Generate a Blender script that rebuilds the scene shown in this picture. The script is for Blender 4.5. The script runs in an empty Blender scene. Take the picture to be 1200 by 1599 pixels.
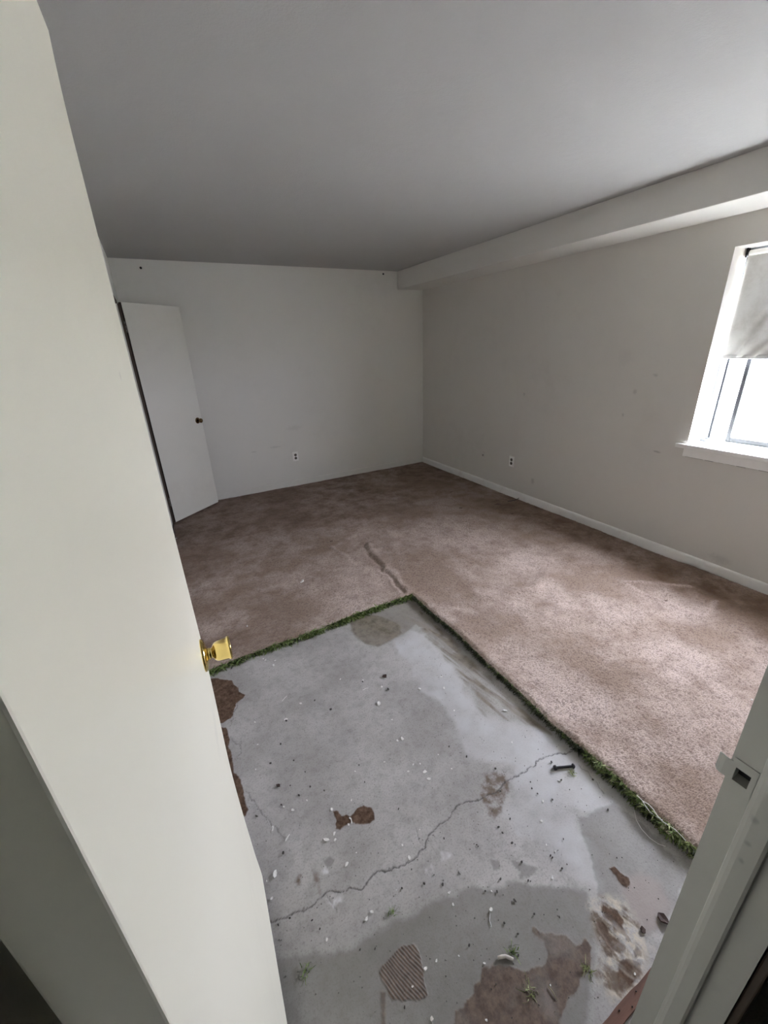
import bpy, bmesh, math, random
import numpy as np
from mathutils import Vector, Matrix

scene = bpy.context.scene
C = scene.collection
random.seed(7)
RNG = np.random.default_rng(11)

# ------------------------------------------------------------------ camera
# metres: x to the right along the far wall, y into the room, z up from the carpet surface
cam = bpy.data.cameras.new('camera')
cam.sensor_fit = 'VERTICAL'
cam.sensor_height = 36.0
cam.lens = 639.03 / 1599.0 * 36.0
cam.clip_start = 0.005
cam_ob = bpy.data.objects.new('camera', cam)
C.objects.link(cam_ob)
right = Vector((0.8800, -0.4735, -0.0382)); up = Vector((0.2092, 0.3149, 0.9258)); fwd = Vector((0.4264, 0.8232, -0.3758))
fwd.normalize(); right = (right - fwd * right.dot(fwd)).normalized(); up = right.cross(fwd)
cam_ob.matrix_world = Matrix(((right.x, up.x, -fwd.x, 0.0), (right.y, up.y, -fwd.y, 0.0), (right.z, up.z, -fwd.z, 1.6042), (0, 0, 0, 1)))
scene.camera = cam_ob

# ------------------------------------------------------------------ sky, exposure
world = bpy.data.worlds.new('overcast_sky')
scene.world = world
world.use_nodes = True
wb = world.node_tree.nodes['Background']
wb.inputs['Color'].default_value = (0.94, 0.975, 1.13, 1)      # overcast daylight
wb.inputs['Strength'].default_value = 4.0
portal = bpy.data.lights.new('window_portal', 'AREA')        # only guides the sampling of the sky through the window
portal.shape = 'RECTANGLE'; portal.size = 1.15; portal.size_y = 1.22
portal.cycles.is_portal = True
portal_ob = bpy.data.objects.new('window_portal', portal); C.objects.link(portal_ob)
portal_ob.location = (3.50, 0.97, 1.47)
portal_ob.rotation_euler = (math.radians(90), 0, math.radians(90))   # faces -x, into the room
sun = bpy.data.lights.new('sun', 'SUN')                      # steep sun: lights the paving, the window sill and the reveal, but does not reach the carpet
sun.energy = 14.0; sun.angle = math.radians(2.0); sun.color = (0.94, 0.975, 1.0)
sun_ob = bpy.data.objects.new('sun', sun); C.objects.link(sun_ob)
sun_ob.rotation_euler = Vector((-0.25, -0.10, -1.0)).to_track_quat('-Z', 'Y').to_euler()
scene.view_settings.view_transform = 'Standard'
scene.view_settings.look = 'None'
scene.view_settings.gamma = 1.0
scene.view_settings.use_curve_mapping = False
scene.view_settings.exposure = 4.12
scene.cycles.diffuse_bounces = 8
scene.cycles.max_bounces = 14
scene.cycles.sample_clamp_indirect = 6.0

# ------------------------------------------------------------------ helpers
class MB:
    """collects simple shapes and links them as one mesh object"""
    def __init__(self): self.v = []; self.f = []; self.smooth = []
    def add(self, vs, fs, sm=False):
        n = len(self.v); self.v += [tuple(p) for p in vs]
        self.f += [tuple(i + n for i in f) for f in fs]; self.smooth += [sm] * len(fs)
    def box(self, a, b):
        (x0, y0, z0), (x1, y1, z1) = a, b
        self.add([(x0,y0,z0),(x1,y0,z0),(x1,y1,z0),(x0,y1,z0),(x0,y0,z1),(x1,y0,z1),(x1,y1,z1),(x0,y1,z1)],
                 [(0,3,2,1),(4,5,6,7),(0,1,5,4),(1,2,6,5),(2,3,7,6),(3,0,4,7)])
    def bar(self, p, q, w, t, up=(0,0,1)):
        """box from p to q, w wide, t thick"""
        p, q, up = Vector(p), Vector(q), Vector(up); d = (q - p).normalized()
        s = d.cross(up).normalized(); u = s.cross(d)
        vs = []
        for c in (p, q):
            for a, b in ((-1,-1),(1,-1),(1,1),(-1,1)): vs.append(c + s * (a * w / 2) + u * (b * t / 2))
        self.add(vs, [(0,3,2,1),(4,5,6,7),(0,1,5,4),(1,2,6,5),(2,3,7,6),(3,0,4,7)])
    def tube(self, pts, r, n=8):
        pts = [Vector(p) for p in pts]; rs = r if isinstance(r, (list, tuple)) else [r] * len(pts)
        vs = []; fs = []; ref = Vector((0.13, 0.31, 0.94))
        for i, p in enumerate(pts):
            d = (pts[min(i+1, len(pts)-1)] - pts[max(i-1, 0)]).normalized()
            s = d.cross(ref).normalized(); u = s.cross(d)
            for k in range(n):
                a = 2 * math.pi * k / n; vs.append(p + (s * math.cos(a) + u * math.sin(a)) * rs[i])
        for i in range(len(pts) - 1):
            for k in range(n): fs.append((i*n+k, i*n+(k+1) % n, (i+1)*n+(k+1) % n, (i+1)*n+k))
        fs.append(tuple(range(n))[::-1]); fs.append(tuple(range((len(pts)-1)*n, len(pts)*n)))
        self.add(vs, fs, True)
    def lathe(self, prof, o, axis, n=32):
        """prof: (radius, distance along axis)"""
        o, axis = Vector(o), Vector(axis).normalized()
        s = axis.orthogonal().normalized(); u = axis.cross(s)
        vs = []; fs = []
        for r, h in prof:
            for k in range(n):
                a = 2 * math.pi * k / n; vs.append(o + axis * h + (s * math.cos(a) + u * math.sin(a)) * r)
        for i in range(len(prof) - 1):
            for k in range(n): fs.append((i*n+k, i*n+(k+1) % n, (i+1)*n+(k+1) % n, (i+1)*n+k))
        fs.append(tuple(range(n))[::-1]); fs.append(tuple(range((len(prof)-1)*n, len(prof)*n)))
        self.add(vs, fs, True)
    def prism(self, poly, z0, z1, shear=None):
        n = len(poly); vs = []
        for z in (z0, z1):
            for x, y in poly: vs.append((x, y + (shear * (z - 0.55) if shear else 0), z))
        self.add(vs, [tuple(range(n))[::-1], tuple(range(n, 2*n))] + [(i, (i+1) % n, n+(i+1) % n, n+i) for i in range(n)])
    def build(self, name, m, parent=None, bevel=0.0, seg=2, xf=None):
        me = bpy.data.meshes.new(name)
        vs = [xf @ Vector(p) for p in self.v] if xf else self.v
        me.from_pydata(vs, [], self.f); me.materials.append(m)
        me.polygons.foreach_set('use_smooth', self.smooth)
        bm = bmesh.new(); bm.from_mesh(me); bmesh.ops.recalc_face_normals(bm, faces=bm.faces); bm.to_mesh(me); bm.free()
        o = bpy.data.objects.new(name, me); C.objects.link(o)
        if parent: o.parent = parent; o.matrix_parent_inverse = parent.matrix_world.inverted()
        if bevel:
            b = o.modifiers.new('bevel', 'BEVEL'); b.width = bevel; b.segments = seg; b.limit_method = 'ANGLE'; b.angle_limit = math.radians(40)
            b.harden_normals = False
        return o

def tag(o, label=None, cat=None, group=None, kind=None):
    if label: o['label'] = label
    if cat: o['category'] = cat
    if group: o['group'] = group
    if kind: o['kind'] = kind
    return o
def empty(name, loc=(0,0,0)):
    o = bpy.data.objects.new(name, None); o.location = loc; o.empty_display_size = 0.05; C.objects.link(o)
    o.matrix_world = Matrix.Translation(loc)
    return o
def grid_mesh(name, X, Y, Zs, keep, m, attrs=None, smooth=True, parent=None):
    """height-field mesh from numpy arrays; keep = cell mask"""
    nx, ny = X.shape
    idx = np.arange(nx * ny).reshape(nx, ny)
    q = np.stack([idx[:-1,:-1], idx[1:,:-1], idx[1:,1:], idx[:-1,1:]], -1)[keep]
    used = np.zeros(nx * ny, bool); used[q.ravel()] = True
    remap = np.cumsum(used) - 1; q = remap[q]
    co = np.stack([X.ravel(), Y.ravel(), Zs.ravel()], -1)[used]
    return raw_mesh(name, co, q, m, {k: v.ravel()[used] for k, v in (attrs or {}).items()}, smooth, parent)
def raw_mesh(name, co, q, m, attrs=None, smooth=True, parent=None):
    me = bpy.data.meshes.new(name)
    me.vertices.add(len(co)); me.vertices.foreach_set('co', co.astype(np.float32).ravel())
    me.loops.add(q.size); me.loops.foreach_set('vertex_index', q.astype(np.int32).ravel())
    me.polygons.add(len(q)); me.polygons.foreach_set('loop_start', np.arange(0, q.size, q.shape[1], dtype=np.int32))
    me.polygons.foreach_set('use_smooth', np.full(len(q), smooth))
    me.update(calc_edges=True)
    for k, v in (attrs or {}).items():
        a = me.attributes.new(k, 'FLOAT', 'POINT'); a.data.foreach_set('value', v.astype(np.float32))
    me.materials.append(m)
    o = bpy.data.objects.new(name, me); C.objects.link(o)
    if parent: o.parent = parent
    return o

def vnoise(x, y, seed=0):
    xi = np.floor(x).astype(np.int64); yi = np.floor(y).astype(np.int64); fx = x - xi; fy = y - yi
    fx = fx*fx*(3-2*fx); fy = fy*fy*(3-2*fy)
    def h(a, b):
        n = (a * 374761393 + b * 668265263 + seed * 1442695041) & 0xffffffff
        n = ((n ^ (n >> 13)) * 1274126177) & 0xffffffff
        return ((n ^ (n >> 16)) & 0xffff) / 65535.0
    return (h(xi,yi)*(1-fx)+h(xi+1,yi)*fx)*(1-fy)+(h(xi,yi+1)*(1-fx)+h(xi+1,yi+1)*fx)*fy
def fbm(x, y, seed=0, oct=4):
    s = 0; a = 1; t = 0
    for k in range(oct):
        s = s + a * vnoise(x * 2**k, y * 2**k, seed + k); t += a; a *= 0.5
    return s / t
def seg_dist(X, Y, pts, closed=False):
    d = np.full(X.shape, 1e9); n = len(pts)
    for i in range(n if closed else n - 1):
        (ax, ay), (bx, by) = pts[i], pts[(i+1) % n]
        vx, vy = bx-ax, by-ay; L = vx*vx+vy*vy+1e-12
        t = np.clip(((X-ax)*vx+(Y-ay)*vy)/L, 0, 1)
        d = np.minimum(d, np.hypot(X-ax-t*vx, Y-ay-t*vy))
    return d
def poly_sd(X, Y, pts):
    ins = np.zeros(X.shape, bool); n = len(pts)
    for i in range(n):
        (ax, ay), (bx, by) = pts[i], pts[(i+1) % n]
        if ay == by: continue
        c = ((ay > Y) != (by > Y)) & (X < (bx-ax)*(Y-ay)/(by-ay)+ax); ins ^= c
    d = seg_dist(X, Y, pts, True)
    return np.where(ins, -d, d)
def sstep(a, b, x):
    t = np.clip((x-a)/(b-a), 0, 1); return t*t*(3-2*t)

# ------------------------------------------------------------------ materials
def new_mat(name):
    m = bpy.data.materials.new(name); m.use_nodes = True
    nt = m.node_tree; b = nt.nodes['Principled BSDF']
    return m, nt, b
def N(nt, t, **kw):
    n = nt.nodes.new(t)
    for k, v in kw.items():
        if k.startswith('_'): setattr(n, k[1:], v)
        else: n.inputs[k.replace('_', ' ')].default_value = v
    return n
def mixc(nt, fac, a, b, blend='MIX'):
    n = nt.nodes.new('ShaderNodeMix'); n.data_type = 'RGBA'; n.blend_type = blend; n.clamp_factor = True
    for s, v in ((n.inputs[0], fac), (n.inputs[6], a), (n.inputs[7], b)):
        if isinstance(v, bpy.types.NodeSocket): nt.links.new(v, s)
        elif isinstance(v, tuple): s.default_value = v + (1,) if len(v) == 3 else v
        else: s.default_value = v
    return n.outputs[2]
def math_n(nt, op, a, b=None, c=None):
    n = nt.nodes.new('ShaderNodeMath'); n.operation = op
    for s, v in zip(n.inputs, (a, b, c)):
        if v is None: continue
        if isinstance(v, bpy.types.NodeSocket): nt.links.new(v, s)
        else: s.default_value = v
    return n.outputs[0]
def ramp(nt, v, lo, hi):
    n = nt.nodes.new('ShaderNodeMapRange'); n.interpolation_type = 'SMOOTHSTEP'
    nt.links.new(v, n.inputs[0]); n.inputs[1].default_value = lo; n.inputs[2].default_value = hi
    return n.outputs[0]
def noise(nt, scale, detail=4.0, rough=0.55, vec=None, dist=0.0):
    n = N(nt, 'ShaderNodeTexNoise', Scale=scale, Detail=detail, Roughness=rough, Distortion=dist)
    if vec is None:
        vec = nt.nodes.new('ShaderNodeTexCoord').outputs['Object']
    nt.links.new(vec, n.inputs['Vector'])
    return n.outputs[0]
def paint(name, col, rough=0.55, dirt=(0.5,0.47,0.42), dirt_amt=0.25, bump=0.15, bump_scale=220.0, marks=(), big=1.3, spec=0.4):
    m, nt, b = new_mat(name)
    tc = nt.nodes.new('ShaderNodeTexCoord').outputs['Object']
    n1 = noise(nt, big, 5, 0.6, tc); n2 = noise(nt, 9.0, 6, 0.65, tc)
    d = math_n(nt, 'MULTIPLY', ramp(nt, n1, 0.42, 0.75), ramp(nt, n2, 0.35, 0.75))
    c = mixc(nt, math_n(nt, 'MULTIPLY', d, dirt_amt), col, tuple(x * y for x, y in zip(col, dirt)))
    for (p, rad, amt, mc) in marks:                       # scuffs and smudges with a place of their own
        mp = nt.nodes.new('ShaderNodeVectorMath'); mp.operation = 'SUBTRACT'; nt.links.new(tc, mp.inputs[0]); mp.inputs[1].default_value = p
        ms = nt.nodes.new('ShaderNodeVectorMath'); ms.operation = 'DIVIDE'; nt.links.new(mp.outputs[0], ms.inputs[0]); ms.inputs[1].default_value = rad
        ml = nt.nodes.new('ShaderNodeVectorMath'); ml.operation = 'LENGTH'; nt.links.new(ms.outputs[0], ml.inputs[0])
        dd = math_n(nt, 'ADD', ml.outputs['Value'], math_n(nt, 'MULTIPLY', noise(nt, 45.0, 4, 0.6, tc), 1.2))
        c = mixc(nt, math_n(nt, 'MULTIPLY', ramp(nt, dd, 1.5, 0.7), amt), c, mc)
    nt.links.new(c, b.inputs['Base Color'])
    b.inputs['Roughness'].default_value = rough; b.inputs['Specular IOR Level'].default_value = spec
    if bump:
        bn = N(nt, 'ShaderNodeBump', Strength=bump, Distance=0.002)
        s = math_n(nt, 'ADD', noise(nt, bump_scale, 3, 0.5, tc), math_n(nt, 'MULTIPLY', noise(nt, 22.0, 3, 0.5, tc), 1.5))
        nt.links.new(s, bn.inputs['Height']); nt.links.new(bn.outputs[0], b.inputs['Normal'])
    return m
def simple(name, col, rough=0.5, metal=0.0, var=0.15, vs=60.0, spec=0.5):
    m, nt, b = new_mat(name)
    c = mixc(nt, noise(nt, vs, 4), tuple(x*(1-var) for x in col), tuple(min(1, x*(1+var)) for x in col))
    nt.links.new(c, b.inputs['Base Color']); b.inputs['Roughness'].default_value = rough; b.inputs['Metallic'].default_value = metal
    b.inputs['Specular IOR Level'].default_value = spec
    return m
GREY = (0.20, 0.19, 0.18)
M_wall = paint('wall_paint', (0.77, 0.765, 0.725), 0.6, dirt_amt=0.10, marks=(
    ((1.12, 4.952, 0.52), (0.12, 0.05, 0.02), 0.18, GREY), ((1.38, 4.952, 0.72), (0.14, 0.05, 0.05), 0.12, GREY), ((0.86, 4.952, 0.5), (0.05, 0.03, 0.012), 0.25, GREY)))
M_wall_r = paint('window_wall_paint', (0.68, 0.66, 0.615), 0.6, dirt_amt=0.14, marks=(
    ((3.251, 1.72, 0.78), (0.03, 0.045, 0.012), 0.45, GREY), ((3.251, 2.88, 0.24), (0.03, 0.035, 0.05), 0.35, GREY),
    ((3.251, 1.85, 1.33), (0.03, 0.03, 0.02), 0.30, GREY), ((3.251, 1.98, 1.20), (0.03, 0.025, 0.03), 0.25, GREY), ((3.251, 2.04, 1.02), (0.03, 0.018, 0.02), 0.3, GREY),
    ((3.251, 2.1, 1.45), (0.03, 0.10, 0.10), 0.07, GREY), ((3.251, 3.1, 1.1), (0.03, 0.02, 0.03), 0.3, GREY), ((3.251, 1.15, 0.12), (0.03, 0.10, 0.05), 0.2, GREY)))
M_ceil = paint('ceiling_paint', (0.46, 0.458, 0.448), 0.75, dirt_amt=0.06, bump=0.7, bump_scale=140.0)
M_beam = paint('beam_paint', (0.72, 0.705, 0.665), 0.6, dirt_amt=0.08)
M_trim = paint('trim_paint', (0.88, 0.875, 0.85), 0.45, dirt=(0.55,0.5,0.45), dirt_amt=0.35, bump=0.25, bump_scale=90.0, big=6.0)
M_door = paint('door_paint', (0.95, 0.925, 0.77), 0.30, dirt_amt=0.10, bump=0.10, bump_scale=60.0, marks=(
    ((-0.038, 0.70, 1.58), (0.05, 0.012, 0.010), 0.22, GREY), ((-0.042, 0.72, 0.88), (0.05, 0.10, 0.05), 0.10, GREY)))
M_door2 = paint('closet_door_paint', (0.74, 0.735, 0.68), 0.45, dirt_amt=0.15, bump=0.1, bump_scale=60.0)
M_jamb = paint('jamb_paint', (0.46, 0.46, 0.42), 0.4, dirt_amt=0.25, bump=0.25, bump_scale=70.0, marks=(
    ((0.648, 0.095, 0.93), (0.02, 0.008, 0.012), 0.5, GREY), ((0.648, 0.092, 0.88), (0.02, 0.008, 0.008), 0.5, GREY), ((0.648, 0.09, 0.84), (0.02, 0.006, 0.008), 0.5, GREY)))
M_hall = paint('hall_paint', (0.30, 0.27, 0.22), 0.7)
M_dark_wood_and_shade = simple('hall_trim_and_closet_shade', (0.10, 0.075, 0.055), 0.6)  # hall casing; also paints shade into the closet door's hinge edge and frame
M_brass = simple('polished_brass', (0.86, 0.66, 0.24), 0.10, 1.0, 0.06, 40.0)
M_brass_old = simple('aged_brass', (0.22, 0.145, 0.07), 0.2, 1.0, 0.2, 90.0)
M_hinge = simple('painted_hinge', (0.36, 0.34, 0.31), 0.5, 0.3)
M_plastic = simple('ivory_plastic', (0.97, 0.96, 0.93), 0.35, 0, 0.05)
M_socket = simple('socket_brown', (0.10, 0.085, 0.07), 0.4)
M_alu = simple('weathered_aluminium', (0.30, 0.33, 0.36), 0.5, 0.2, 0.2)
M_alu_dark = simple('dark_sash_metal', (0.035, 0.04, 0.045), 0.6, 0.0, 0.3)
M_black = simple('blackened_steel', (0.025, 0.024, 0.028), 0.45, 0.2)
M_chip = simple('white_paint_chip', (0.80, 0.79, 0.76), 0.6)
M_crumb = simple('dark_crumb', (0.055, 0.048, 0.042), 0.8, 0, 0.4)
M_frag = simple('dark_tile', (0.060, 0.034, 0.026), 0.7, 0, 0.4)
M_stick = simple('dry_stem', (0.30, 0.27, 0.17), 0.8)
M_paper = simple('grubby_paper', (0.62, 0.58, 0.54), 0.8, 0, 0.25)
M_thread = simple('white_thread', (0.78, 0.77, 0.76), 0.8)
M_backing = simple('ribbed_backing', (0.42, 0.38, 0.27), 0.85)
def wood_red():
    m, nt, b = new_mat('reddish_wood')
    tc = nt.nodes.new('ShaderNodeTexCoord').outputs['Object']
    mp = N(nt, 'ShaderNodeMapping'); mp.inputs['Scale'].default_value = (6, 90, 40); nt.links.new(tc, mp.inputs[0])
    c = mixc(nt, noise(nt, 1.0, 5, 0.6, mp.outputs[0]), (0.065, 0.028, 0.017), (0.23, 0.112, 0.072))
    nt.links.new(c, b.inputs['Base Color']); b.inputs['Roughness'].default_value = 0.7
    return m
M_redwood = wood_red()
def fibre_mat(name, dark, mid, light):
    m, nt, b = new_mat(name)
    tc = nt.nodes.new('ShaderNodeTexCoord').outputs['Object']
    n = noise(nt, 70.0, 3, 0.6, tc)
    c = mixc(nt, ramp(nt, n, 0.36, 0.5), dark, mid); c = mixc(nt, ramp(nt, n, 0.55, 0.68), c, light)
    nt.links.new(c, b.inputs['Base Color']); b.inputs['Roughness'].default_value = 0.85
    return m
M_green = fibre_mat('green_fibre', (0.05, 0.075, 0.022), (0.17, 0.25, 0.07), (0.46, 0.54, 0.24))
M_green_pale = fibre_mat('pale_green_fibre', (0.13, 0.16, 0.06), (0.32, 0.37, 0.16), (0.62, 0.64, 0.42))
M_green_base = simple('green_backing', (0.045, 0.05, 0.025), 0.9, 0, 0.4)
def glass_mat():
    m, nt, b = new_mat('window_glass'); nt.nodes.remove(b)
    out = nt.nodes['Material Output']
    t = N(nt, 'ShaderNodeBsdfTransparent', Color=(0.97, 0.97, 0.97, 1)); g = N(nt, 'ShaderNodeBsdfGlossy', Roughness=0.02)
    f = N(nt, 'ShaderNodeFresnel', IOR=1.45); mx = nt.nodes.new('ShaderNodeMixShader')
    gm = nt.nodes.new('ShaderNodeNewGeometry')                 # same reflectance on both faces of the thin pane
    nt.links.new(math_n(nt, 'MULTIPLY_ADD', gm.outputs['Backfacing'], 1 / 1.45 - 1.45, 1.45), f.inputs['IOR'])
    nt.links.new(f.outputs[0], mx.inputs[0]); nt.links.new(t.outputs[0], mx.inputs[1]); nt.links.new(g.outputs[0], mx.inputs[2])
    nt.links.new(mx.outputs[0], out.inputs[0])
    return m
M_glass = glass_mat()
def blind_mat():
    m, nt, b = new_mat('blind_fabric'); out = nt.nodes['Material Output']
    tc = nt.nodes.new('ShaderNodeTexCoord').outputs['Object']
    c = mixc(nt, ramp(nt, noise(nt, 7.0, 6, 0.65, tc), 0.35, 0.8), (0.62, 0.62, 0.60), (0.46, 0.45, 0.42))
    d = N(nt, 'ShaderNodeBsdfDiffuse'); t = N(nt, 'ShaderNodeBsdfTranslucent'); mx = N(nt, 'ShaderNodeMixShader', Fac=BLIND_T)
    nt.links.new(c, d.inputs[0]); nt.links.new(c, t.inputs[0])
    nt.links.new(d.outputs[0], mx.inputs[1]); nt.links.new(t.outputs[0], mx.inputs[2]); nt.links.new(mx.outputs[0], out.inputs[0])
    nt.nodes.remove(b)
    return m
BLIND_T = 0.10
M_blind = blind_mat()
def attr(nt, name):
    n = nt.nodes.new('ShaderNodeAttribute'); n.attribute_name = name; return n.outputs['Fac']
def concrete_mat():
    m, nt, b = new_mat('bare_concrete')
    tc = nt.nodes.new('ShaderNodeTexCoord').outputs['Object']
    n1 = noise(nt, 3.0, 6, 0.6, tc); n2 = noise(nt, 28.0, 6, 0.7, tc); n3 = noise(nt, 160.0, 4, 0.6, tc)
    c = mixc(nt, ramp(nt, n1, 0.3, 0.7), (0.36, 0.345, 0.33), (0.51, 0.495, 0.48))
    c = mixc(nt, math_n(nt, 'MULTIPLY', ramp(nt, n2, 0.42, 0.75), 0.5), c, (0.23, 0.215, 0.195))
    c = mixc(nt, math_n(nt, 'MULTIPLY', ramp(nt, n3, 0.50, 0.68), 0.45), c, (0.19, 0.18, 0.165))
    c = mixc(nt, math_n(nt, 'MULTIPLY', ramp(nt, noise(nt, 75.0, 5, 0.7, tc), 0.56, 0.72), 0.5), c, (0.20, 0.185, 0.165))
    c = mixc(nt, math_n(nt, 'MULTIPLY', attr(nt, 'pale'), math_n(nt, 'ADD', 0.5, math_n(nt, 'MULTIPLY', n2, 0.6))), c, (0.58, 0.585, 0.59))
    c = mixc(nt, math_n(nt, 'MULTIPLY', attr(nt, 'olive'), 0.85), c, mixc(nt, ramp(nt, n2, 0.30, 0.65), (0.105, 0.078, 0.048), (0.24, 0.21, 0.155)))
    c = mixc(nt, math_n(nt, 'MULTIPLY', attr(nt, 'damp'), 0.72), c, (0.185, 0.175, 0.155))
    c = mixc(nt, math_n(nt, 'MULTIPLY', attr(nt, 'pink'), 0.6), c, (0.40, 0.33, 0.30))
    c = mixc(nt, math_n(nt, 'MULTIPLY', attr(nt, 'cream'), ramp(nt, noise(nt, 45.0, 6, 0.7, tc), 0.38, 0.60)), c, (0.60, 0.54, 0.44))
    c = mixc(nt, math_n(nt, 'MULTIPLY', attr(nt, 'dirt'), ramp(nt, n2, 0.3, 0.6)), c, (0.13, 0.085, 0.05))
    br = mixc(nt, ramp(nt, noise(nt, 60.0, 5, 0.6, tc), 0.3, 0.75), (0.070, 0.040, 0.025), (0.185, 0.122, 0.084))
    c = mixc(nt, attr(nt, 'brown'), c, br)
    c = mixc(nt, attr(nt, 'white'), c, (0.78, 0.79, 0.80))
    c = mixc(nt, math_n(nt, 'MULTIPLY', attr(nt, 'crack'), 0.9), c, (0.05, 0.045, 0.04))
    nt.links.new(c, b.inputs['Base Color'])
    r = math_n(nt, 'SUBTRACT', math_n(nt, 'ADD', 0.42, math_n(nt, 'MULTIPLY', n2, 0.22)), math_n(nt, 'MULTIPLY', attr(nt, 'damp'), 0.08))
    r = math_n(nt, 'ADD', r, math_n(nt, 'MULTIPLY', attr(nt, 'brown'), 0.2))
    nt.links.new(r, b.inputs['Roughness']); nt.links.new(math_n(nt, 'SUBTRACT', 0.45, math_n(nt, 'MULTIPLY', attr(nt, 'brown'), 0.3)), b.inputs['Specular IOR Level'])
    bn = N(nt, 'ShaderNodeBump', Strength=0.22, Distance=0.002)
    nt.links.new(math_n(nt, 'ADD', n3, math_n(nt, 'MULTIPLY', n2, 0.6)), bn.inputs['Height']); nt.links.new(bn.outputs[0], b.inputs['Normal'])
    return m
M_concrete = concrete_mat()
def carpet_mat():
    m, nt, b = new_mat('beige_cut_pile')
    tc = nt.nodes.new('ShaderNodeTexCoord').outputs['Object']
    n1 = noise(nt, 1.6, 6, 0.62, tc); n2 = noise(nt, 7.0, 6, 0.68, tc); mp = N(nt, 'ShaderNodeMapping'); mp.inputs['Scale'].default_value = (1.0, 1.9, 1.0); mp.inputs['Rotation'].default_value = (0, 0, 0.5); nt.links.new(tc, mp.inputs[0])
    n3 = noise(nt, 105.0, 3, 0.6, mp.outputs[0])
    c = mixc(nt, ramp(nt, n1, 0.36, 0.63), (0.36, 0.27, 0.212), (0.63, 0.52, 0.462))
    c = mixc(nt, math_n(nt, 'MULTIPLY', ramp(nt, n2, 0.45, 0.72), 0.6), c, (0.27, 0.19, 0.145))
    c = mixc(nt, math_n(nt, 'MULTIPLY', attr(nt, 'soil'), math_n(nt, 'ADD', 0.50, math_n(nt, 'MULTIPLY', ramp(nt, n2, 0.3, 0.7), 0.5))), c, (0.130, 0.072, 0.036))
    c = mixc(nt, math_n(nt, 'MULTIPLY', attr(nt, 'rub'), 0.7), c, (0.66, 0.54, 0.49))
    c = mixc(nt, attr(nt, 'stain'), c, (0.06, 0.025, 0.015))
    c = mixc(nt, math_n(nt, 'MULTIPLY', ramp(nt, n3, 0.52, 0.34), 0.62), c, (0.19, 0.135, 0.105))
    c = mixc(nt, math_n(nt, 'MULTIPLY', attr(nt, 'pit'), 0.55), c, (0.17, 0.12, 0.10))
    nt.links.new(c, b.inputs['Base Color']); b.inputs['Roughness'].default_value = 0.95
    b.inputs['Specular IOR Level'].default_value = 0.1
    b.inputs['Sheen Weight'].default_value = 0.10; b.inputs['Sheen Roughness'].default_value = 0.5
    b.inputs['Sheen Tint'].default_value = (0.9, 0.85, 0.85, 1)
    bn = N(nt, 'ShaderNodeBump', Strength=0.9, Distance=0.006)
    nt.links.new(n3, bn.inputs['Height']); nt.links.new(bn.outputs[0], b.inputs['Normal'])
    return m
M_carpet = carpet_mat()
M_outside = simple('pale_paving', (0.24, 0.24, 0.235), 0.9, 0, 0.1, 3.0)

# ---- places on the floor, in metres (x, y)
ADHESIVE_A = [(-0.106, 2.0013), (-0.0385, 1.9642), (-0.0064, 1.9347), (0.0292, 1.9085), (0.0346, 1.869), (0.0496, 1.8348), (0.0471, 1.8016), (0.0699, 1.7689), (0.0573, 1.7524), (0.0201, 1.7369), (-0.0025, 1.6744), (-0.0172, 1.6573), (-0.0567, 1.6485), (-0.0928, 1.6595), (-0.148, 1.8258)]
ADHESIVE_B = [(-0.0937, 1.6519), (-0.0447, 1.6114), (-0.039, 1.538), (-0.0519, 1.5083), (-0.0475, 1.4663), (-0.0482, 1.4285), (-0.0504, 1.367), (-0.035, 1.336), (-0.0296, 1.2809), (-0.0314, 1.2184), (-0.0288, 1.1812), (-0.0421, 1.1621), (-0.0704, 1.1888), (-0.0861, 1.4036)]
ADHESIVE_C = [(0.2547, 1.0122), (0.2726, 1.0047), (0.2761, 0.9817), (0.2926, 0.9775), (0.3055, 0.965), (0.3198, 0.9673), (0.3381, 0.9782), (0.3634, 0.9746), (0.3849, 0.957), (0.3892, 0.9332), (0.378, 0.911), (0.3586, 0.9043), (0.334, 0.9132), (0.3103, 0.9291), (0.3054, 0.9471), (0.2864, 0.9452), (0.2685, 0.9453), (0.2515, 0.9352), (0.2405, 0.9512), (0.2525, 0.9745)]
ADHESIVE_COMB = [(0.2955, 0.5626), (0.325, 0.5462), (0.3252, 0.512), (0.3217, 0.4902), (0.3063, 0.4701), (0.3006, 0.4457), (0.2797, 0.4452), (0.2135, 0.4818), (0.2109, 0.5131), (0.207, 0.5436), (0.2211, 0.5548), (0.2556, 0.5568)]
ADHESIVE_TRAIL = [(0.1945, 0.5085), (0.2036, 0.5034), (0.1801, 0.4529), (0.1583, 0.4161), (0.1457, 0.4231), (0.1665, 0.4592)]
ADHESIVE_BIG = [(0.293, 0.3196), (0.3309, 0.3697), (0.3495, 0.3833), (0.3765, 0.3747), (0.3859, 0.3891), (0.4115, 0.3911), (0.4223, 0.3988), (0.4471, 0.3962), (0.4621, 0.4137), (0.4877, 0.4083), (0.514, 0.3982), (0.537, 0.3721), (0.5557, 0.3546), (0.5886, 0.3392), (0.6249, 0.3336), (0.6489, 0.3458), (0.6587, 0.3685), (0.6424, 0.4017), (0.6562, 0.4073), (0.6707, 0.3745), (0.7047, 0.3621), (0.7245, 0.3446), (0.7336, 0.3189), (0.7636, 0.3101), (0.7676, 0.2921), (0.733, 0.2663), (0.686, 0.2709), (0.6453, 0.259), (0.5993, 0.2517), (0.571, 0.236), (0.5158, 0.1971)]
ADHESIVE_K = [(0.9883, 0.39), (1.0044, 0.3851), (1.0093, 0.366), (1.0194, 0.3443), (1.0099, 0.3339), (0.9852, 0.3285), (0.9793, 0.3395), (0.9837, 0.3643)]
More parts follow.
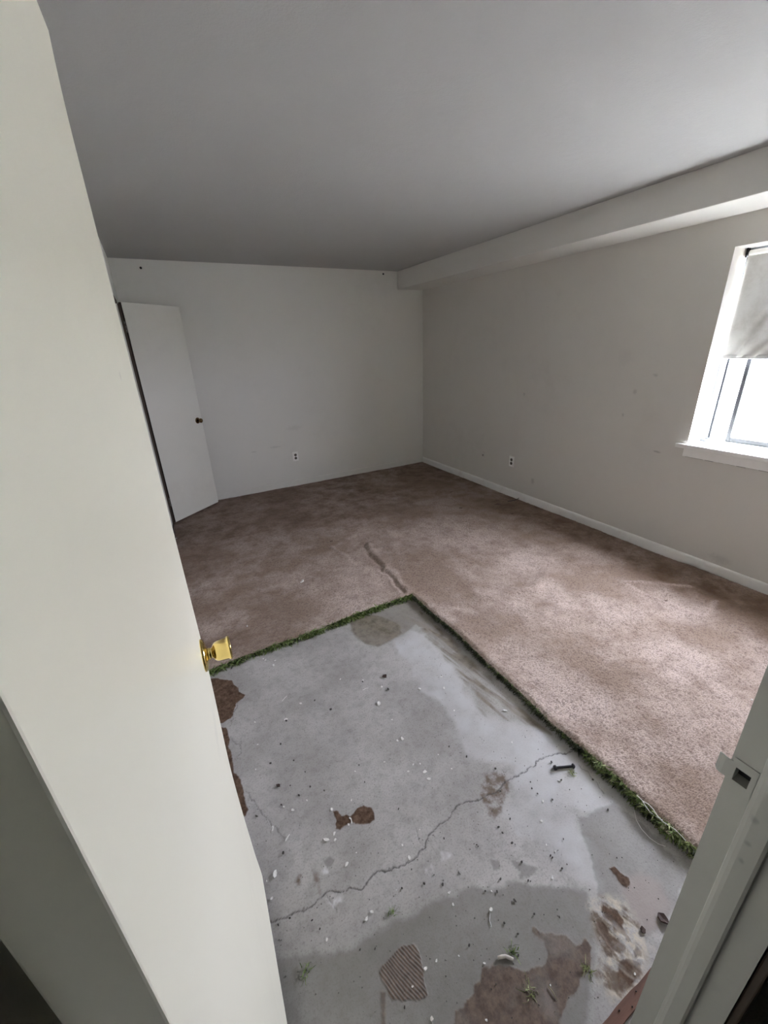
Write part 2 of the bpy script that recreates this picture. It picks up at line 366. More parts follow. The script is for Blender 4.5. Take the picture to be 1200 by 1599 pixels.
ADHESIVE_J1 = [(0.8632, 0.3347), (0.8839, 0.3409), (0.8905, 0.3283), (0.9008, 0.3101), (0.9102, 0.2876), (0.8902, 0.2785), (0.8775, 0.2467), (0.8732, 0.2554), (0.8651, 0.2777), (0.8644, 0.2996), (0.8599, 0.3174)]
ADHESIVE_J2 = [(0.8323, 0.3209), (0.8455, 0.3135), (0.8471, 0.2877), (0.8519, 0.2688), (0.8496, 0.2497), (0.8241, 0.2424), (0.8092, 0.2614), (0.8118, 0.2832), (0.8149, 0.304)]
ADHESIVE_J3 = [(0.8606, 0.2358), (0.884, 0.2337), (0.8877, 0.2192), (0.8748, 0.2113), (0.8566, 0.2183)]
ADHESIVE_J4 = [(0.8021, 0.2353), (0.8324, 0.2288), (0.8572, 0.2077), (0.8423, 0.1913), (0.7902, 0.1923), (0.7567, 0.1974), (0.773, 0.2156)]
ADHESIVE_J5 = [(0.7983, 0.2797), (0.8074, 0.27), (0.8046, 0.2563), (0.7873, 0.2599)]
DIRT_D = [(0.8476, 0.8435), (0.8955, 0.8286), (0.9177, 0.7972), (0.903, 0.7604), (0.8589, 0.7284), (0.8289, 0.7208), (0.8006, 0.7423), (0.7658, 0.7567), (0.7775, 0.7888)]
DIRT_D2 = [(0.77, 0.7435), (0.8223, 0.7138), (0.8029, 0.6931), (0.7695, 0.6941), (0.7618, 0.7165)]
OLIVE_E = [(0.7788, 2.0629), (0.8792, 2.0817), (0.9929, 1.9806), (1.0388, 1.8527), (1.0087, 1.7626), (0.9133, 1.7516), (0.8216, 1.741), (0.7691, 1.8047), (0.7451, 1.9562)]
OLIVE_CORNER = [(0.87, 2.112), (1.2582, 2.0944), (1.2701, 1.9104), (1.262, 1.7181), (1.2365, 1.4936), (1.1414, 1.4882), (1.1521, 1.7117), (1.125, 1.8007), (1.0087, 1.7626), (0.9522, 1.9049)]
OLIVE_LEG = [(1.2338, 1.9325), (1.2236, 1.5994), (1.2129, 1.2484), (1.2071, 1.0577), (1.2421, 0.93), (1.2384, 0.8529), (1.1773, 0.9076), (1.1021, 0.9909), (1.0498, 1.0625), (1.073, 1.1588), (1.0972, 1.3431), (1.1258, 1.5282), (1.1252, 1.7278)]
PALE_F = [(1.0579, 1.7683), (1.142, 1.7177), (1.1416, 1.5502), (1.1118, 1.3345), (1.0601, 1.1435), (1.0898, 0.978), (1.2138, 0.8671), (1.2302, 0.6814), (1.2133, 0.5545), (1.2008, 0.5066), (1.1085, 0.5326), (1.0328, 0.5423), (1.0125, 0.5), (0.9797, 0.4501), (0.9247, 0.3974), (0.8709, 0.4276), (0.8421, 0.5059), (0.8459, 0.5942), (0.8337, 0.6757), (0.9483, 0.8109), (0.8605, 0.9269), (0.8571, 1.1536), (0.9063, 1.4558), (0.8861, 1.7025)]
DAMP_R = [(1.0328, 0.5423), (1.1085, 0.5326), (1.1905, 0.5124), (1.2079, 0.4256), (1.2037, 0.3238), (1.1922, 0.2673), (1.0713, 0.2219), (0.9159, 0.2253), (0.9308, 0.2829), (0.8976, 0.3551), (0.9469, 0.4257), (0.9948, 0.4866)]
PINK_R = [(1.0051, 0.3523), (1.0632, 0.3357), (1.0858, 0.2874), (1.0706, 0.2401), (0.9598, 0.233), (0.9273, 0.2512), (0.9453, 0.2923), (0.957, 0.3311)]
DAMP_LOW = [(-0.0791, 0.763), (-0.0282, 0.7037), (0.041, 0.6806), (0.1444, 0.6387), (0.2631, 0.6214), (0.3634, 0.5997), (0.4223, 0.599), (0.4688, 0.5952), (0.5644, 0.5701), (0.5946, 0.5436), (0.6779, 0.5162), (0.7429, 0.47), (0.807, 0.4246), (0.8614, 0.3847), (0.8439, 0.3489), (0.8209, 0.3105), (0.7521, 0.2704), (0.5805, 0.1615), (-0.1141, 0.5005)]
DAMP_S1 = [(0.7229, 0.5623), (0.7481, 0.5438), (0.7806, 0.5047), (0.7487, 0.5023), (0.7083, 0.513), (0.7251, 0.5297)]
DAMP_S2 = [(0.6649, 0.6013), (0.6855, 0.5833), (0.6727, 0.5695), (0.6541, 0.5737)]
DAMP_S3 = [(0.1633, 0.8772), (0.1874, 0.8788), (0.202, 0.8619), (0.1828, 0.8491), (0.1669, 0.8559)]
DIRT_S4 = [(0.1207, 0.8735), (0.1391, 0.8548), (0.1337, 0.8214), (0.123, 0.7982), (0.1179, 0.8204), (0.1124, 0.8494)]
DIRT_S5 = [(0.0626, 0.8653), (0.0802, 0.8797), (0.0877, 0.8755), (0.0727, 0.8556)]
WHITE_1 = [(0.5252, 0.7062), (0.5479, 0.7001), (0.559, 0.6783), (0.5426, 0.6637), (0.52, 0.6765)]
WHITE_2 = [(0.4616, 0.6903), (0.4797, 0.6864), (0.4778, 0.6687), (0.4652, 0.6615), (0.4552, 0.6731)]
WHITE_3 = [(0.1334, 0.7791), (0.1599, 0.7794), (0.1889, 0.7632), (0.1776, 0.7469), (0.1519, 0.7429), (0.1348, 0.7598)]
WHITE_4 = [(0.1441, 0.8562), (0.1631, 0.8581), (0.1655, 0.84), (0.1485, 0.8372)]
CREAM_J = [(0.8646, 0.3644), (0.9431, 0.3114), (0.9273, 0.2512), (0.9238, 0.2209), (0.8764, 0.2014), (0.8068, 0.1764), (0.7312, 0.1982), (0.7295, 0.2538), (0.7873, 0.2659), (0.8127, 0.315)]
CRACK_1 = [(-0.0689, 0.8099), (-0.0401, 0.8075), (-0.0021, 0.8003), (0.0396, 0.7894), (0.0752, 0.7839), (0.1173, 0.7825), (0.1515, 0.7861), (0.1988, 0.7653), (0.2475, 0.7419), (0.2853, 0.7524), (0.323, 0.7557), (0.3574, 0.7425), (0.4072, 0.7293), (0.4475, 0.7324), (0.4915, 0.7432), (0.5185, 0.7674), (0.5871, 0.7773), (0.6309, 0.7778), (0.6862, 0.7992), (0.7615, 0.77), (0.8345, 0.7619), (0.9324, 0.7766), (0.9946, 0.7687), (1.0491, 0.7691), (1.0846, 0.778), (1.1559, 0.7638), (1.2209, 0.7366), (1.2632, 0.7225)]
CRACK_2 = [(-0.0342, 1.5504), (-0.0213, 1.5091), (-0.0051, 1.4741), (-0.0073, 1.4467), (-0.0181, 1.4319)]
CRACK_3 = [(-0.0283, 1.6059), (0.0022, 1.6847), (0.0336, 1.7429)]
CRACK_4 = [(0.4847, 0.729), (0.487, 0.7734), (0.4932, 0.8131)]
CRACK_5 = [(-0.0213, 1.2584), (0.0008, 1.1834), (0.0236, 1.1223), (0.0469, 1.0707), (0.0676, 1.0151)]
CRACK_6 = [(1.207, 0.6785), (1.21, 0.6361), (1.2041, 0.5973), (1.1918, 0.5527)]
CRACK_7 = [(0.1412, 0.788), (0.1502, 0.7548), (0.1584, 0.732)]
DARK_FLAKES = [(0.7457, 1.5131), (0.0967, 1.2147), (0.9296, 0.245), (1.0036, 0.2287)]
TUFTS = [(0.0261, 0.6468), (0.3012, 0.638), (1.1504, 0.6641), (0.5607, 0.3964), (0.55, 0.3144), (0.7145, 0.2665)]
BOLT = [(1.1059, 0.7174), (1.1798, 0.6846)]
ROLL = [(0.5163, 0.4059), (0.5514, 0.3819)]
PEBBLES = [(0.572, 0.4973), (0.3241, 0.4874), (0.2869, 0.4014)]
STICK = [(0.5966, 0.2995), (0.5967, 0.2699)]
STRIP = [(0.8243, 0.1872), (0.7902, 0.1923), (0.6839, 0.1835), (0.6524, 0.179), (0.6593, 0.1576), (0.7898, 0.1658)]
WHITE_STRIPS = [(0.0386, 1.0754), (0.0343, 1.0581), (0.0662, 1.0017), (0.0868, 1.0162), (0.2986, 0.9612), (0.2988, 0.9381), (0.2255, 1.6308), (0.2571, 1.6498), (0.6059, 1.4889), (0.6371, 1.4853)]
THREAD = [(0.5671, 0.4948), (0.553, 0.4818), (0.5479, 0.4677), (0.5393, 0.4691)]
WHITESTRING = [(1.2367, 0.4676), (1.2002, 0.4349), (1.1874, 0.4082), (1.1864, 0.3783), (1.1953, 0.3551), (1.21, 0.3379)]
CRACKBIT = [(0.9324, 0.7766), (0.9707, 0.773)]
CHIPS = [(0.268, 1.935, 7), (0.252, 1.903, 9), (0.214, 1.985, 6), (0.221, 1.968, 6), (0.302, 1.568, 8), (0.212, 1.512, 9), (0.638, 1.372, 13), (0.701, 1.458, 8), (0.634, 1.548, 7), (0.971, 1.29, 8), (0.931, 1.153, 6), (1.005, 1.36, 5), (0.535, 1.616, 5), (0.639, 1.146, 9), (0.615, 1.15, 7), (0.641, 0.968, 9), (0.638, 0.936, 8), (0.644, 1.008, 5), (0.583, 1.005, 5), (0.392, 1.114, 5), (0.122, 1.093, 7), (0.095, 1.122, 5), (0.253, 1.021, 7), (0.331, 1.015, 4), (0.196, 0.933, 9), (0.23, 0.938, 6), (0.224, 0.917, 6), (0.287, 0.94, 5), (0.231, 0.829, 7), (0.009, 0.922, 11), (0.426, 0.74, 7), (0.505, 0.797, 3), (0.425, 0.785, 5), (0.487, 0.596, 5), (0.08, 1.572, 5), (0.065, 1.445, 4), (0.032, 1.33, 4), (0.649, 1.258, 5), (0.617, 1.02, 4), (0.518, 1.09, 4), (0.862, 1.349, 7), (0.744, 0.925, 5), (0.733, 1.004, 4), (1.083, 0.673, 5), (0.966, 0.648, 5), (0.907, 0.603, 6), (0.861, 0.539, 4), (0.872, 0.511, 4), (0.803, 0.464, 5), (0.25, 0.674, 6), (0.227, 0.667, 6), (0.103, 0.681, 5), (-0.017, 0.861, 6), (0.479, 0.565, 5), (0.275, 0.477, 4), (0.361, 0.487, 4), (0.477, 0.417, 4), (0.423, 0.464, 3), (0.41, 0.333, 4), (-0.02, 0.916, 3), (0.604, 0.297, 3), (0.822, 0.2, 4), (0.607, 0.533, 3), (1.044, 0.891, 6), (1.14, 1.031, 9), (1.304, 0.979, 6), (0.344, 0.684, 3), (0.274, 0.844, 3), (0.18, 1.101, 4)]
CRUMBS = [(0.419, 1.459, 9), (0.721, 1.426, 10), (0.63, 1.54, 7), (0.37, 1.551, 6), (0.156, 1.396, 7), (0.093, 1.327, 7), (0.183, 1.289, 6), (0.21, 1.215, 5), (0.208, 1.145, 6), (0.158, 1.136, 6), (0.14, 1.19, 5), (0.418, 1.131, 5), (0.407, 1.053, 5), (0.252, 1.102, 5), (0.796, 1.012, 6), (0.831, 0.937, 7), (0.899, 0.836, 7), (-0.006, 1.139, 6), (0.43, 0.654, 6), (0.481, 0.623, 6), (0.653, 0.652, 4), (0.564, 0.73, 5), (0.474, 0.896, 5), (0.756, 0.643, 5), (0.757, 0.664, 5), (0.589, 0.543, 5), (0.654, 0.543, 6), (0.981, 0.725, 5), (0.966, 0.704, 5), (0.853, 0.757, 5), (1.149, 0.51, 6), (1.001, 0.636, 5), (0.926, 0.523, 4), (0.748, 0.544, 6), (0.847, 0.51, 5), (0.875, 0.466, 4), (0.651, 0.658, 4), (0.812, 0.663, 6), (0.415, 0.708, 4), (0.546, 0.622, 4), (0.361, 0.68, 5), (0.18, 0.614, 4), (0.219, 0.594, 4), (0.462, 0.467, 5), (0.236, 0.455, 4), (0.587, 0.455, 5), (0.621, 0.523, 5), (0.079, 0.746, 4), (0.093, 0.715, 4), (-0.016, 0.786, 5), (0.02, 0.785, 5), (0.05, 0.969, 8), (0.653, 0.479, 6), (0.85, 0.466, 5), (0.848, 0.503, 5), (1.035, 0.397, 4), (1.05, 0.389, 3), (0.741, 0.384, 4), (0.681, 0.426, 5), (0.604, 0.417, 4), (0.571, 0.382, 5), (0.762, 0.602, 7), (0.728, 0.496, 5), (0.212, 1.503, 8), (0.088, 1.134, 5), (0.149, 0.774, 3), (1.119, 0.742, 7), (1.091, 0.671, 6), (1.2, 0.611, 6), (0.97, 0.679, 5), (0.459, 0.369, 3), (0.476, 0.37, 3), (0.548, 0.286, 3), (0.47, 0.304, 3)]
RIDGE_1 = [(1.343, 2.928), (1.307, 2.674), (1.284, 2.366), (1.272, 2.117)]
RIDGE_2 = [(1.231, 2.443), (1.222, 2.287), (1.203, 2.159)]
PRINT_L = [(1.057, 3.038), (1.267, 3.13), (1.449, 3.143), (1.601, 3.112), (1.644, 2.887), (1.489, 2.763), (1.313, 2.804)]
PRINT_L2 = [(1.057, 3.038), (1.082, 2.816), (1.092, 2.635)]
PRINT_R = [(2.926, 1.164), (2.608, 1.429), (2.58, 1.24), (2.608, 1.055), (2.656, 0.934), (2.88, 0.97)]
WAVE_1 = [(1.63, 1.822), (1.806, 1.733), (1.999, 1.688), (2.171, 1.73), (2.279, 1.768)]
WAVE_2 = [(1.354, 1.777), (1.481, 1.677), (1.717, 1.639)]
WAVE_3 = [(2.053, 1.276), (2.123, 1.197), (2.232, 1.146), (2.376, 1.157)]
WAVE_4 = [(2.448, 0.678), (1.995, 0.638), (1.882, 0.85)]
FARPRINT = [(2.497, 2.95), (2.567, 2.452), (2.433, 1.841), (2.795, 1.614)]
MARK = [(2.945, 3.035), (2.859, 2.75), (1.094, 3.163), (2.547, 3.167), (2.769, 3.628), (2.629, 1.141), (3.253, 2.873)]
WHITEBITS = [(0.649, 2.611), (0.189, 2.297), (-0.133, 3.998), (2.145, 0.483)]
CORD = [(3.088, 3.031), (3.146, 3.016), (3.239, 3.024)]
CORRUG = [(1.269, 0.372), (1.282, 0.341), (1.265, 0.336), (1.253, 0.359)]


# ------------------------------------------------------------------ structure
W, D, H = 3.251, 4.952, 2.44            # window wall x, far wall y, ceiling height
XL, YF = -0.145, 0.142                  # left wall x, room face of the door wall
ZF = -0.025                             # bare concrete, below the carpet surface
def struct(mb, name, m, label, cat, **kw):
    return tag(mb.build(name, m, **kw), label, cat, kind='structure')

# bare concrete floor: residue patches, damp areas and cracks found on the slab
fx = np.concatenate([[-1.3, -0.5], np.arange(-0.2, 0.16, 0.003), np.arange(0.16, 0.37, 0.0016), np.arange(0.37, 1.36, 0.003), [1.8, 2.6, 3.35]])
fy = np.concatenate([[-1.45, -0.6, -0.1], np.arange(0.02, 0.36, 0.003), np.arange(0.36, 0.58, 0.0016), np.arange(0.58, 2.16, 0.003), [2.8, 3.8, 5.05]])
X, Y = np.meshgrid(fx, fy, indexing='ij')
wob = lambda s, a, seed: (fbm(X * s, Y * s, seed) - 0.5) * 2 * a
def area(polys, soft=0.004, s=28.0, a=0.014, seed=3):
    out = np.zeros(X.shape)
    for k, p in enumerate(polys):
        P = np.array(p); pad = 0.08
        i0, i1 = np.searchsorted(fx, (P[:,0].min()-pad, P[:,0].max()+pad)); j0, j1 = np.searchsorted(fy, (P[:,1].min()-pad, P[:,1].max()+pad))
        sl = (slice(i0, i1), slice(j0, j1))
        if out[sl].size == 0: continue
        xs, ys = X[sl], Y[sl]
        sd = poly_sd(xs, ys, p) + (fbm(xs * s, ys * s, seed + k) - 0.5) * 2 * a
        out[sl] = np.maximum(out[sl], 1 - sstep(-soft, soft, sd))
    return out
brown = area([ADHESIVE_A, ADHESIVE_B, ADHESIVE_C, ADHESIVE_K], 0.002, 60.0, 0.005)
brown = np.maximum(brown, area([ADHESIVE_J1, ADHESIVE_J2, ADHESIVE_J3, ADHESIVE_J4, ADHESIVE_J5], 0.002, 45.0, 0.010) * (0.55 + 0.45 * sstep(0.35, 0.6, fbm((X * 0.94 + Y * 0.336) * 60, (Y * 0.94 - X * 0.336) * 14, 23, 3))))
big = area([ADHESIVE_BIG], 0.003, 35.0, 0.012) * np.clip(0.35 + 1.1 * fbm(X * 14, Y * 14, 41), 0, 1)
comb_m = area([ADHESIVE_COMB], 0.003, 40.0, 0.006)
ph = (X * 0.94 + Y * 0.336) / 0.0078 * 2 * np.pi + 9.0 * fbm(X * 11, Y * 11, 77)
ridge = 0.5 + 0.5 * np.sin(ph)
brown = np.maximum(brown, big * 0.85); brown = np.maximum(brown, comb_m * (0.45 + 0.5 * (1 - ridge)))
brown = np.maximum(brown, area([ADHESIVE_TRAIL], 0.004, 40.0, 0.005) * 0.7)
swirl = 0.5 + 0.5 * np.sin((X * 1.0 + 0.35 * np.sin(Y * 14)) / 0.016 * 2 * np.pi / 1.6 + 4 * fbm(X * 10, Y * 6, 5))
swirl2 = fbm((X * 0.94 + Y * 0.336) * 22, (Y * 0.94 - X * 0.336) * 3.0, 19, 3)
olive = np.maximum(area([OLIVE_E], 0.012, 20, 0.015) * (1.0 + 0.5 * (swirl2 - 0.5)), area([OLIVE_CORNER], 0.008, 20, 0.012) * (0.42 + 0.35 * swirl2))
olive = np.maximum(olive, area([OLIVE_LEG], 0.02, 18, 0.03) * (0.25 + 0.75 * sstep(0.35, 0.65, fbm(X * 45 + Y * 6, Y * 5, 5, 3))))
pale = area([PALE_F], 0.022, 9, 0.07) * np.clip(fbm(X * 12, Y * 12, 15, 5) * 1.3, 0.3, 1) * (1 - 0.85 * sstep(0.2, 0.6, olive))
damp = np.maximum(area([DAMP_R], 0.006, 30, 0.012) * 0.75, area([DAMP_LOW], 0.010, 20, 0.02) * np.clip(0.5 + 0.8 * fbm(X * 6, Y * 6, 31), 0, 1))
damp = np.maximum(damp, area([DAMP_S1, DAMP_S2, DAMP_S3], 0.004, 40, 0.008) * 0.8)
pink = area([PINK_R], 0.02, 20, 0.02)
cream = area([CREAM_J], 0.02, 25, 0.025)
dirt = area([DIRT_D, DIRT_D2, DIRT_S4, DIRT_S5], 0.008, 40, 0.014) * 0.85
streak = fbm((X * 0.94 + Y * 0.336) * 50, (Y * 0.94 - X * 0.336) * 14, 29, 4)
dirt = np.maximum(dirt, area([CREAM_J], 0.012, 30, 0.02) * sstep(0.42, 0.56, streak) * 0.9)
white = area([WHITE_1, WHITE_2, WHITE_3, WHITE_4], 0.006, 60, 0.010) * np.clip(fbm(X * 60, Y * 60, 8) * 2.2 - 0.5, 0, 1) * 0.7
damp = damp * (1 - brown)
crack = np.zeros(X.shape)
for k, (p, wdt) in enumerate(((CRACK_1, 0.0012), (CRACK_2, 0.0008), (CRACK_3, 0.0008), (CRACK_4, 0.0006), (CRACK_5, 0.001), (CRACK_6, 0.001), (CRACK_7, 0.001))):
    P = np.array(p); i0, i1 = np.searchsorted(fx, (P[:,0].min()-.05, P[:,0].max()+.05)); j0, j1 = np.searchsorted(fy, (P[:,1].min()-.05, P[:,1].max()+.05))
    sl = (slice(i0, i1), slice(j0, j1)); xs, ys = X[sl], Y[sl]
    d = seg_dist(xs + (fbm(xs*45, ys*45, 60+k)-.5)*0.022, ys + (fbm(xs*45, ys*45, 80+k)-.5)*0.022, p)
    wv = wdt * (0.5 + 1.1 * fbm(xs * 20, ys * 20, 90))
    crack[sl] = np.maximum(crack[sl], (1 - sstep(wv * 0.4, wv + 0.0018, d)) * (0.85 if k == 0 else 0.5))
Zc = ZF + 0.0012 * (fbm(X * 5, Y * 5, 1) - 0.5) + 0.0010 * brown + 0.0018 * comb_m * ridge - 0.003 * crack + 0.0010 * cream * fbm(X*50, Y*50, 4)
Zc = Zc - 0.0015 * area([ADHESIVE_J1, ADHESIVE_J2, ADHESIVE_J3], 0.003, 40, 0.01)
fl = grid_mesh('floor', X, Y, Zc, np.ones((len(fx)-1, len(fy)-1), bool), M_concrete,
               dict(brown=brown, olive=olive, pale=pale, damp=damp, pink=pink, cream=cream, dirt=dirt, white=white, crack=crack))
tag(fl, 'bare stained concrete slab with brown adhesive patches and a long crack', 'floor', kind='structure')

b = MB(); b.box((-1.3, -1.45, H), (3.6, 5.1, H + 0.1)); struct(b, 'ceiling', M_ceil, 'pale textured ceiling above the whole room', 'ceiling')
b = MB(); b.box((XL - 0.7, D, ZF - 0.02), (W + 0.25, D + 0.12, H)); struct(b, 'wall_back', M_wall, 'off-white far wall behind the open closet door', 'wall')
# window wall, 0.24 m thick, with the window opening
WY0, WY1, WZ0, WZ1, XO = 0.40, 1.530, 0.850, 2.077, W + 0.25
b = MB()
b.box((W, -0.1, ZF - 0.02), (XO, D, WZ0)); b.box((W, -0.1, WZ1), (XO, D, H))
b.box((W, WY1, WZ0), (XO, D, WZ1)); b.box((W, -0.1, WZ0), (XO, WY0, WZ1))
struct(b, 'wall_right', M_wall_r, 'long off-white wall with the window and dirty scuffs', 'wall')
# left wall with the closet opening and a dark closet behind it
CY0, CY1, CZ = 3.78, 4.435, 2.045
b = MB()
b.box((XL - 0.11, YF - 0.114, ZF - 0.02), (XL, CY0, H)); b.box((XL - 0.11, CY1, ZF - 0.02), (XL, D, H)); b.box((XL - 0.11, CY0, CZ), (XL, CY1, H))
struct(b, 'wall_left', M_wall, 'wall behind the near door with the closet opening at its end', 'wall')
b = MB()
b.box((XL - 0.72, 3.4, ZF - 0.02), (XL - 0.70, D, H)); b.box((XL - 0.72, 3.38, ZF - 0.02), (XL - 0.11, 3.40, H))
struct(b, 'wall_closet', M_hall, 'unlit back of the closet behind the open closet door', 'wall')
# door wall with the doorway the camera looks through
JL, JR, DZ = -0.107, 0.660, 2.045
b = MB()
b.box((-1.3, 0.028, ZF - 0.02), (JL - 0.02, YF, H)); b.box((JR + 0.02, 0.028, ZF - 0.02), (W, YF, H)); b.box((JL - 0.02, 0.028, DZ + 0.02), (JR + 0.02, YF, H))
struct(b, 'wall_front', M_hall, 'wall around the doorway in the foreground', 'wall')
b = MB()
b.box((-1.32, -1.45, ZF - 0.02), (-1.3, YF, H)); b.box((1.6, -1.45, ZF - 0.02), (1.62, 0.028, H)); b.box((-1.3, -1.47, ZF - 0.02), (1.6, -1.45, H))
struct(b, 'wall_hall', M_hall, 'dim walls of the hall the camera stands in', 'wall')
# dropped beam along the window wall
XB, ZB = 2.882, 2.2435
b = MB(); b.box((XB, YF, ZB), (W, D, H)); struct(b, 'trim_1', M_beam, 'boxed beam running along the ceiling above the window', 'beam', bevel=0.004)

# baseboards
def baseboard(name, prof, a, bpt, label, mt):
    """prof: (out, z); runs from a to b, out = to the left of the direction"""
    a, bpt = Vector(a), Vector(bpt); d = (bpt - a).normalized(); n = Vector((-d.y, d.x, 0))
    L = (bpt - a).length; k = max(2, int(L / 0.06)); m = MB(); vs = []; fs = []
    for i in range(k + 1):
        p = a + d * (L * i / k); j = (random.random() - 0.5) * 0.002
        for (o, z) in prof: vs.append(p + n * max(0, o + j * (o > 0)) + Vector((0, 0, z + j * (z > 0.03))))
    q = len(prof)
    for i in range(k):
        for s in range(q - 1): fs.append((i*q+s, (i+1)*q+s, (i+1)*q+s+1, i*q+s+1))
    m.add(vs, fs); o = m.build(name, mt)
    return tag(o, label, 'baseboard', kind='structure')
PR = [(0, -0.02), (0.011, -0.02), (0.012, 0.048), (0.0105, 0.060), (0.007, 0.067), (0.0, 0.070)]
PB = [(0, -0.02), (0.006, -0.02), (0.0065, 0.05), (0.005, 0.062), (0.0, 0.066)]
baseboard('baseboard_right', PR, (W, YF, 0), (W, D, 0), 'chipped white baseboard along the window wall', M_trim)
baseboard('baseboard_back', PB, (W, D, 0), (XL, D, 0), 'thin worn baseboard along the far wall', M_wall)
baseboard('baseboard_left', PB, (XL, CY0 - 0.06, 0), (XL, YF, 0), 'baseboard hidden behind the near door', M_wall)

# ------------------------------------------------------------------ window
YC = 0.5 * (WY0 + WY1)
win = tag(empty('window_1', (W, YC, WZ0)), 'metal sliding window in a deep white reveal with painted sill', 'window', kind='structure')
def wpart(mb, name, m, parent=win, **kw): return mb.build(name, m, parent, **kw)
SZ = 0.875
b = MB(); b.box((W - 0.028, WY0 - 0.03, SZ - 0.030), (W, WY1 + 0.066, SZ)); b.box((W, WY0 - 0.0, WZ0 + 0.0005), (XO - 0.03, WY1, SZ))
wpart(b, 'sill', M_trim, bevel=0.005)
b = MB(); b.box((W - 0.013, WY0, SZ - 0.088), (W, WY1 + 0.010, SZ - 0.031)); wpart(b, 'apron', M_trim, bevel=0.003)
b = MB()
for i in range(18):
    y = WY0 + 0.02 + (WY1 - WY0 - 0.02) * i / 18
    b.box((W - 0.006, y, SZ - 0.0895 - 0.002 * random.random()), (W, y + (WY1 - WY0) / 18 * random.uniform(0.5, 0.98), SZ - 0.0885))
wpart(b, 'open_joint', M_socket)
XR = W + 0.165                                                     # room face of the metal frame
b = MB()
for y0, y1 in ((WY1 - 0.026, WY1), (WY0, WY0 + 0.026)): b.box((XR, y0, SZ), (XR + 0.07, y1, WZ1))
b.box((XR, WY0 + 0.026, SZ), (XR + 0.07, WY1 - 0.026, SZ + 0.020)); b.box((XR, WY0 + 0.026, WZ1 - 0.026), (XR + 0.07, WY1 - 0.026, WZ1))
wpart(b, 'frame', M_alu, bevel=0.002)
for k, xx in enumerate((0.012, 0.040)):
    b = MB(); b.box((XR + xx, WY0 + 0.026, SZ + 0.020), (XR + xx + 0.006, WY1 - 0.026, SZ + 0.028)); wpart(b, 'track', M_alu)
b = MB(); b.box((XR + 0.016, WY1 - 0.046, SZ + 0.020), (XR + 0.030, WY1 - 0.038, WZ1 - 0.026)); wpart(b, 'jamb_track', M_alu_dark)
b = MB(); b.box((XR + 0.036, WY1 - 0.034, SZ + 0.020), (XR + 0.052, WY1 - 0.0265, WZ1 - 0.026)); wpart(b, 'jamb_track', M_alu_dark)
def sash(x, y0, y1, m):
    s = MB(); t = 0.024
    s.box((x, y0, SZ + 0.022), (x + 0.02, y0 + t, WZ1 - 0.028)); s.box((x, y1 - t, SZ + 0.022), (x + 0.02, y1, WZ1 - 0.028))
    s.box((x, y0 + t, SZ + 0.022), (x + 0.02, y1 - t, SZ + 0.050)); s.box((x, y0 + t, WZ1 - 0.056), (x + 0.02, y1 - t, WZ1 - 0.028))
    o = wpart(s, 'sash', m, bevel=0.002)
    g = MB(); g.box((x + 0.008, y0 + t, SZ + 0.050), (x + 0.012, y1 - t, WZ1 - 0.056)); wpart(g, 'pane', M_glass, o)
    return o
sash(XR + 0.010, WY0 + 0.027, 1.385, M_alu_dark)          # the slid sash, its dark stile stands inside the opening
g = MB(); g.box((XR + 0.056, WY0 + 0.026, SZ + 0.028), (XR + 0.060, WY1 - 0.035, WZ1 - 0.026)); wpart(g, 'pane', M_glass)
for yy in (1.46, 1.40):
    b = MB(); b.box((XR - 0.008, yy - 0.020, SZ), (XR + 0.004, yy + 0.012, SZ + 0.010)); wpart(b, 'sill_clip', M_trim, bevel=0.002)

# roller blind hung inside the reveal
rb = tag(empty('roller_blind', (XR - 0.03, YC, WZ1 - 0.02)), 'creased grey roller blind half drawn over the window', 'blind')
XBL = XR - 0.024; BY0, BY1, BZ = WY0 + 0.025, WY1 - 0.024, 1.450
b = MB(); b.tube([(XBL, BY0, WZ1 - 0.032), (XBL, BY1, WZ1 - 0.032)], 0.018, 20); b.build('roller_tube', M_plastic, rb)
for yy in (BY1 + 0.012, BY0 - 0.012):
    b = MB(); b.box((XBL - 0.016, yy - 0.004, WZ1 - 0.052), (XBL + 0.016, yy + 0.004, WZ1 - 0.0005)); b.lathe([(0.009, -0.008), (0.009, 0.008)], (XBL, yy, WZ1 - 0.032), (0, 1, 0), 12)
    b.build('bracket', M_black, rb, bevel=0.001)
ny, nz = 70, 60; vs = []; fs = []
for i in range(ny + 1):
    y = BY0 + (BY1 - BY0) * i / ny
    for j in range(nz + 1):
        z = BZ + (WZ1 - 0.045 - BZ) * j / nz
        e = BY1 - y; hgt = z - BZ
        cre = 0.010 * math.exp(-((e - 0.05 - hgt * 0.55) / 0.022) ** 2) + 0.006 * math.exp(-((e - 0.30 + hgt * 0.25) / 0.03) ** 2) + 0.004 * math.sin(y * 17 + z * 4)
        cre += -0.010 * math.exp(-((e - 0.02) / 0.03) ** 2) * math.sin(min(1, hgt / 0.5) * math.pi)
        cre = cre * 1.8 + 0.007 * math.exp(-((e - 0.12 - hgt * 0.9) / 0.02) ** 2) - 0.006 * math.exp(-((e - 0.16 - hgt * 0.9) / 0.02) ** 2)
        fade = min(1.0, (WZ1 - 0.045 - z) / 0.12)
        vs.append((XBL - 0.018 + cre * fade, y, z))
for i in range(ny):
    for j in range(nz):
        q = i * (nz + 1) + j; fs.append((q, q + nz + 1, q + nz + 2, q + 1))
b = MB(); b.add(vs, fs, True); o = b.build('fabric', M_blind, rb)
so = o.modifiers.new('thickness', 'SOLIDIFY'); so.thickness = 0.0008
b = MB(); b.box((XBL - 0.021, BY0, BZ - 0.012), (XBL - 0.014, BY1, BZ + 0.012)); b.build('hem_bar', simple('blind_hem', (0.46, 0.46, 0.45), 0.8), rb, bevel=0.003)

